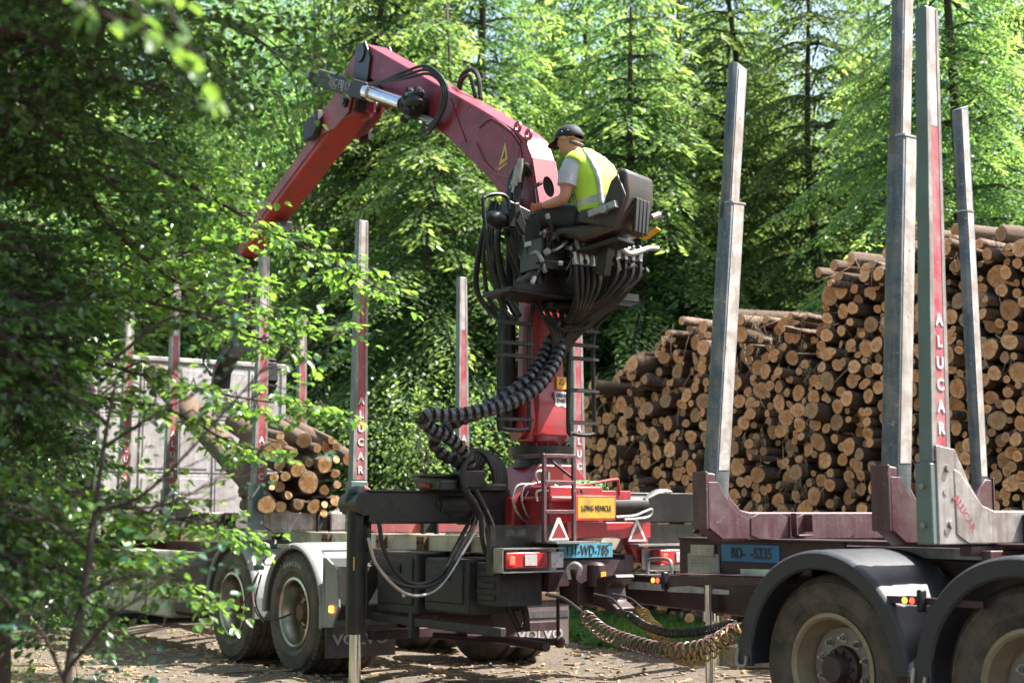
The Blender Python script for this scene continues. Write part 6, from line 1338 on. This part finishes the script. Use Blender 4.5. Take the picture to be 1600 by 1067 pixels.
# ------------------------------------------------------------------ near trees on the left
class Leafy:
    def __init__(s, seed): s.r = np.random.default_rng(seed); s.P, s.D, s.N, s.L, s.A = [], [], [], [], []; s.rr = random.Random(seed)
    def twig(s, wood, p, d, length, leaf, gap=.034, rad=.004, dens=1.0):
        r = s.r; n = max(3, int(length/gap)); pts = []; q = np.array(p, float); d = nrm(np.array(d, float)); st = length/n
        side = nrm(np.cross(d, [0, 0, 1.])+r.normal(size=3)*.15)
        for i in range(n+1):
            pts.append(Vector(q)); d = nrm(d+r.normal(size=3)*.06+np.array([0, 0, -.018])); q = q+d*st
            if r.random() < dens:
                sg = 1 if i % 2 else -1; ld = d*.55+side*sg*.8+np.array([0, 0, -.25])+r.normal(size=3)*.22
                s.P.append(q.copy()); s.D.append(ld); s.N.append(np.array([0, 0, 1.])+r.normal(size=3)*.38); s.L.append(leaf*(.65+.6*r.random())); s.A.append(np.clip(.4+.25*r.normal(), 0, 1))
        s.P.append(q.copy()); s.D.append(d); s.N.append(np.array([0, 0, 1.])+r.normal(size=3)*.3); s.L.append(leaf); s.A.append(.8)
        if wood is not None: wood.tube([pts[0], pts[len(pts)//2], pts[-1]], [rad, rad*.6, rad*.25], 4, False)
    def spray(s, wood, path, r0, leaf=.052, step=.11, tl=(.25, .55), levels=1, start=.15, spread=.8, dens=1.0):
        P = smoothpath(path, 6); n = len(P); wood.tube(P, [r0*(1-.85*i/(n-1))+.002 for i in range(n)], 6, False)
        acc = 0; L = sum((b-a).length for a, b in zip(P, P[1:])); run = 0; k = 0
        for a, b in zip(P, P[1:]):
            seg = (b-a).length; t = (b-a).normalized(); run += seg; acc += seg
            while acc > step:
                acc -= step; k += 1
                if run/L < start: continue
                sd = t.cross(Vector((0, 0, 1))).normalized()*(1 if k % 2 else -1)
                d = t*.65+sd*spread+Vector((s.rr.gauss(0, .2), s.rr.gauss(0, .2), s.rr.gauss(-.02, .25))); p = a.lerp(b, s.rr.random()); ln = s.rr.uniform(*tl)*(1.15-.5*run/L)
                if levels > 1:
                    q = p+d.normalized()*ln*1.4; m = p.lerp(q, .5)+Vector((0, 0, .04)); wood.tube([p, m, q], [.006, .004, .002], 4, False)
                    for j in range(7):
                        f = .15+.85*j/6; pp = p.lerp(q, f); dd = d.normalized()*.7+sd.cross(Vector((0, 0, 1)))*(.8 if j % 2 else -.8)+Vector((s.rr.gauss(0, .2), s.rr.gauss(0, .2), s.rr.gauss(-.05, .2)))
                        s.twig(wood, pp, dd, ln*.75, leaf, dens=dens, rad=.0022)
                else: s.twig(wood, p, d, ln, leaf, dens=dens)
        s.twig(wood, P[-1], P[-1]-P[-2], .2, leaf)
    def mesh(s, mat, curl=.12, ratio=.72):
        L = np.array(s.L); V, Fq = fineleaves(np.array(s.P), np.array(s.D), np.array(s.N), L, L*ratio, curl)
        return np_mesh('foliage', V, Fq, mat, np.repeat(np.array(s.A), 6))
def PT(*a): return [at(x, y, d) for x, y, d in a]
def finish(name, label, cat, base, wood, leafy, mat, wmat='twig', **k):
    t = thing(name, label, cat, None, tuple(base)); wood.build('branches', M[wmat], t, smooth=60)
    me = leafy.mesh(mat, **k); co = np.empty(len(me.vertices)*3, np.float32); me.vertices.foreach_get('co', co); co = co.reshape(-1, 3)-np.array(base, np.float32); me.vertices.foreach_set('co', co.ravel()); me.update()
    link('foliage', me, t); return t
# hazel with the long arching boughs
hz = Leafy(21); wd = MB()
base = at(-30, 1330, 6.2); base.z = -.05
wd.tube(smoothpath([base, at(-20, 900, 6.2), at(-50, 500, 6.2), at(0, 150, 6.3), at(40, -100, 6.4)], 5), [.11-.0035*i for i in range(21)], 10, False)
main = [
 ([(-40, 130, 5.9), (90, 175, 6.0), (200, 235, 6.3), (300, 290, 6.7), (395, 345, 7.1), (500, 400, 7.4), (600, 455, 7.6)], .022, (0.12, 0.22), 0.068),
 ([(-40, 300, 5.8), (110, 275, 6.0), (170, 350, 6.3), (260, 430, 6.6), (370, 480, 6.9), (520, 520, 7.2)], .016, (0.12, 0.23), 0.074),
 ([(-40, 470, 5.8), (100, 460, 6.1), (220, 470, 6.4), (330, 500, 6.7), (440, 545, 7.0)], .015, (0.11, 0.22), 0.081),
 ([(-40, 560, 5.6), (120, 560, 6.0), (240, 590, 6.3), (370, 620, 6.6), (520, 640, 7.0)], .012, (0.10, 0.18), 0.087),
 ([(-40, 640, 5.6), (120, 620, 6.0), (260, 640, 6.4), (360, 690, 6.6), (420, 705, 6.8)], .012, (0.08, 0.16), 0.099),
 ([(-40, 720, 5.5), (80, 760, 5.9), (190, 790, 6.2), (300, 815, 6.5), (380, 828, 6.7)], .012, (0.11, 0.20), 0.062),
 ([(-40, 800, 5.4), (80, 850, 5.8), (180, 880, 6.1), (260, 900, 6.3), (305, 935, 6.5)], .012, (0.11, 0.20), 0.062),
 ([(-40, 380, 6.2), (80, 390, 6.5), (180, 420, 6.8), (300, 400, 7.2), (380, 440, 7.6)], .013, (0.12, 0.24), 0.074),
]
for path, r0, tl, st in main: hz.spray(wd, PT(*path), r0, .048, st*1.2, tl, 2, .05, dens=.9)
rq = random.Random(9)
dk = Leafy(41); wk = MB()
for k in range(52):       # short boughs filling the left edge
    y = rq.uniform(-60, 1000); d = rq.uniform(5.3, 7.4); x1 = rq.uniform(40, 180)-(30 if 540 < y < 800 else 0); dk.spray(wk, PT((-90, y-20, d), (20, y+rq.uniform(-40, 30), d), (x1*.6, y+rq.uniform(-20, 50), d+.2), (x1*.92, y+rq.uniform(0, 80), d+.4)), .010, .040, .085, (.14, .28), 2, .1, dens=.95)
finish('dark_beech', 'dark glossy beech foliage massed along the left edge, in front of the forest', 'tree', at(-120, 1330, 6.4), wk, dk, M['leafdark'])
tree_h = finish('hazel_tree', 'leafy hazel at the left edge, its long boughs reaching across towards the crane jib', 'tree', base, wd, hz, M['leaf'])
# unseen tree crown added overhead to shade the left side and dapple the track
ov = Leafy(33); wo_ = MB(); rq = random.Random(4); bb_ = Vector((-5.6, 4.6, -.05))
wo_.tube([bb_, bb_+Vector((.1, .1, 3)), bb_+Vector((.5, .3, 6)), bb_+Vector((1.2, .8, 8.5))], [.16, .13, .10, .05], 10, False)
for k in range(54):
    a = rq.uniform(-.9, 1.5); L = rq.uniform(2.0, 4.6); z = rq.uniform(4.1, 8.2); st = bb_+Vector((.7, .4, min(z, 7.5))); e = Vector((bb_.x+.5+L*math.cos(a), bb_.y+.4+L*math.sin(a), max(z-.3, 1.38+(bb_.y+.4+L*math.sin(a))*.40+.35)))
    ov.spray(wo_, [st, st.lerp(e, .5)+Vector((0, 0, .25)), e], .018, .075, .20, (.35, .65), 2, .15, dens=.8)
for k in range(20):
    e = Vector((rq.uniform(-2.6, 1.2), rq.uniform(5.0, 7.0), 0)); e.z = rq.uniform(1.38+e.y*.385+.5, 7.6); st = bb_+Vector((1.0, .7, 7.0+rq.uniform(-.5, 1.2)))
    ov.spray(wo_, [st, st.lerp(e, .5)+Vector((0, 0, .6)), e], .022, .095, .22, (.40, .75), 2, .45, dens=.8)
finish('unseen_shade_tree', 'unseen beech added at the far left, its crown spread overhead to cast shade', 'tree', bb_, wo_, ov, M['leaf'])
# bough hanging into the top left corner
tb = Leafy(5); w3 = MB()
for p_ in ([(-60, -60, 4.6), (60, -20, 4.8), (150, 20, 5.0), (230, 60, 5.2), (270, 110, 5.3)], [(100, -80, 5.0), (200, -10, 5.2), (300, 20, 5.6), (400, 60, 6.0), (450, 110, 6.3)], [(-60, 40, 5.0), (60, 60, 5.2), (150, 110, 5.4), (240, 140, 5.8), (320, 170, 6.2)], [(-60, -20, 5.4), (120, 10, 5.6), (260, 40, 6.0), (330, 110, 6.4)],
           [(-60, 160, 5.2), (60, 190, 5.5), (130, 250, 5.8), (190, 300, 6.0)]):
    tb.spray(w3, PT(*p_), .014, .042, .10, (.22, .42), 2, .0)
finish('beech_bough', 'dark leafy bough hanging into the top left corner above the hazel', 'bough', at(-60, -60, 4.6), w3, tb, M['leafdark'])
cl = Leafy(6); w4 = MB()
for p_ in ([(150, -60, 3.0), (190, -15, 3.0), (225, 25, 3.0)], [(40, -60, 3.0), (90, -20, 3.05), (150, 15, 3.05)], [(170, -60, 3.1), (240, -20, 3.1), (262, 10, 3.1)]): cl.spray(w4, PT(*p_), .004, .046, .05, (.08, .14), 1, .0)
finish('near_twig', 'out-of-focus green twig close to the camera at the top left', 'twig', at(150, -60, 3.0), w4, cl, M['leaf'])
# thin dark sapling at the bottom left, with bare twigs and a few leaves
sp_ = Leafy(8); w5 = MB(); b5 = at(95, 1320, 5.2); b5.z = -.02
stem = PT((95, 1250, 5.2), (105, 1060, 5.2), (130, 930, 5.25), (148, 800, 5.3), (165, 680, 5.35), (182, 590, 5.4)); w5.tube(smoothpath(stem, 5), [.020-.0006*i for i in range(26)], 8, False)
for a in ([(150, 800, 5.3), (220, 775, 5.2), (300, 700, 5.2), (390, 600, 5.2), (430, 560, 5.2)], [(140, 860, 5.3), (60, 800, 5.2), (-20, 780, 5.1)], [(160, 700, 5.3), (240, 650, 5.3), (350, 590, 5.4)], [(130, 930, 5.2), (200, 900, 5.1), (290, 905, 5.0)], [(165, 660, 5.3), (90, 600, 5.3), (20, 560, 5.2)], [(148, 790, 5.3), (250, 790, 5.3), (350, 745, 5.3)], [(180, 560, 5.4), (260, 500, 5.4), (330, 490, 5.5)], [(110, 1040, 5.2), (180, 960, 5.1), (230, 930, 5.1)], [(100, 1060, 5.2), (60, 980, 5.1), (0, 930, 5.0)]):
    P = smoothpath(PT(*a), 6); n = len(P); w5.tube(P, [.009*(1-.8*i/n) for i in range(n)], 5, False)
    for j in range(2, n, 1):
        d = (P[j]-P[j-1]).normalized()+Vector((rq.gauss(0, .5), rq.gauss(0, .5), rq.gauss(.1, .4))); q = P[j]+d.normalized()*rq.uniform(.1, .35); w5.tube([P[j], P[j].lerp(q, .5)+Vector((0, 0, rq.gauss(0, .02))), q], [.0030, .002, .001], 4, False)
        if rq.random() < .35: sp_.twig(None, q, d, rq.uniform(.08, .2), .036)
finish('sapling', 'thin dark sapling with bare reddish twigs at the bottom left, before the truck cab', 'tree', b5, w5, sp_, M['ivy'])
# low growth along the bottom left
lo = Leafy(12); w6 = MB(); b6 = Vector((-2.2, 5.6, -.03))
for k in range(60):
    x = rq.uniform(-60, 330); d = rq.uniform(5.2, 7.5); z0 = -.02; p = at(x, 900, d); p.z = z0; h = rq.uniform(.25, .75)*(1-.55*max(0, x-120)/210)
    e = p+Vector((rq.uniform(-.25, .25), rq.uniform(-.2, .2), h)); w6.tube([p, p.lerp(e, .5)+Vector((.03, 0, 0)), e], [.006, .004, .002], 5, False)
    for j in range(9): lo.twig(w6, p.lerp(e, .3+.7*j/8), Vector((rq.gauss(0, 1), rq.gauss(0, 1), .2)), rq.uniform(.10, .26), .042, rad=.002)
finish('undergrowth_bush', 'low leafy undergrowth at the bottom left corner beside the track', 'bush', b6, w6, lo, M['ivy'])
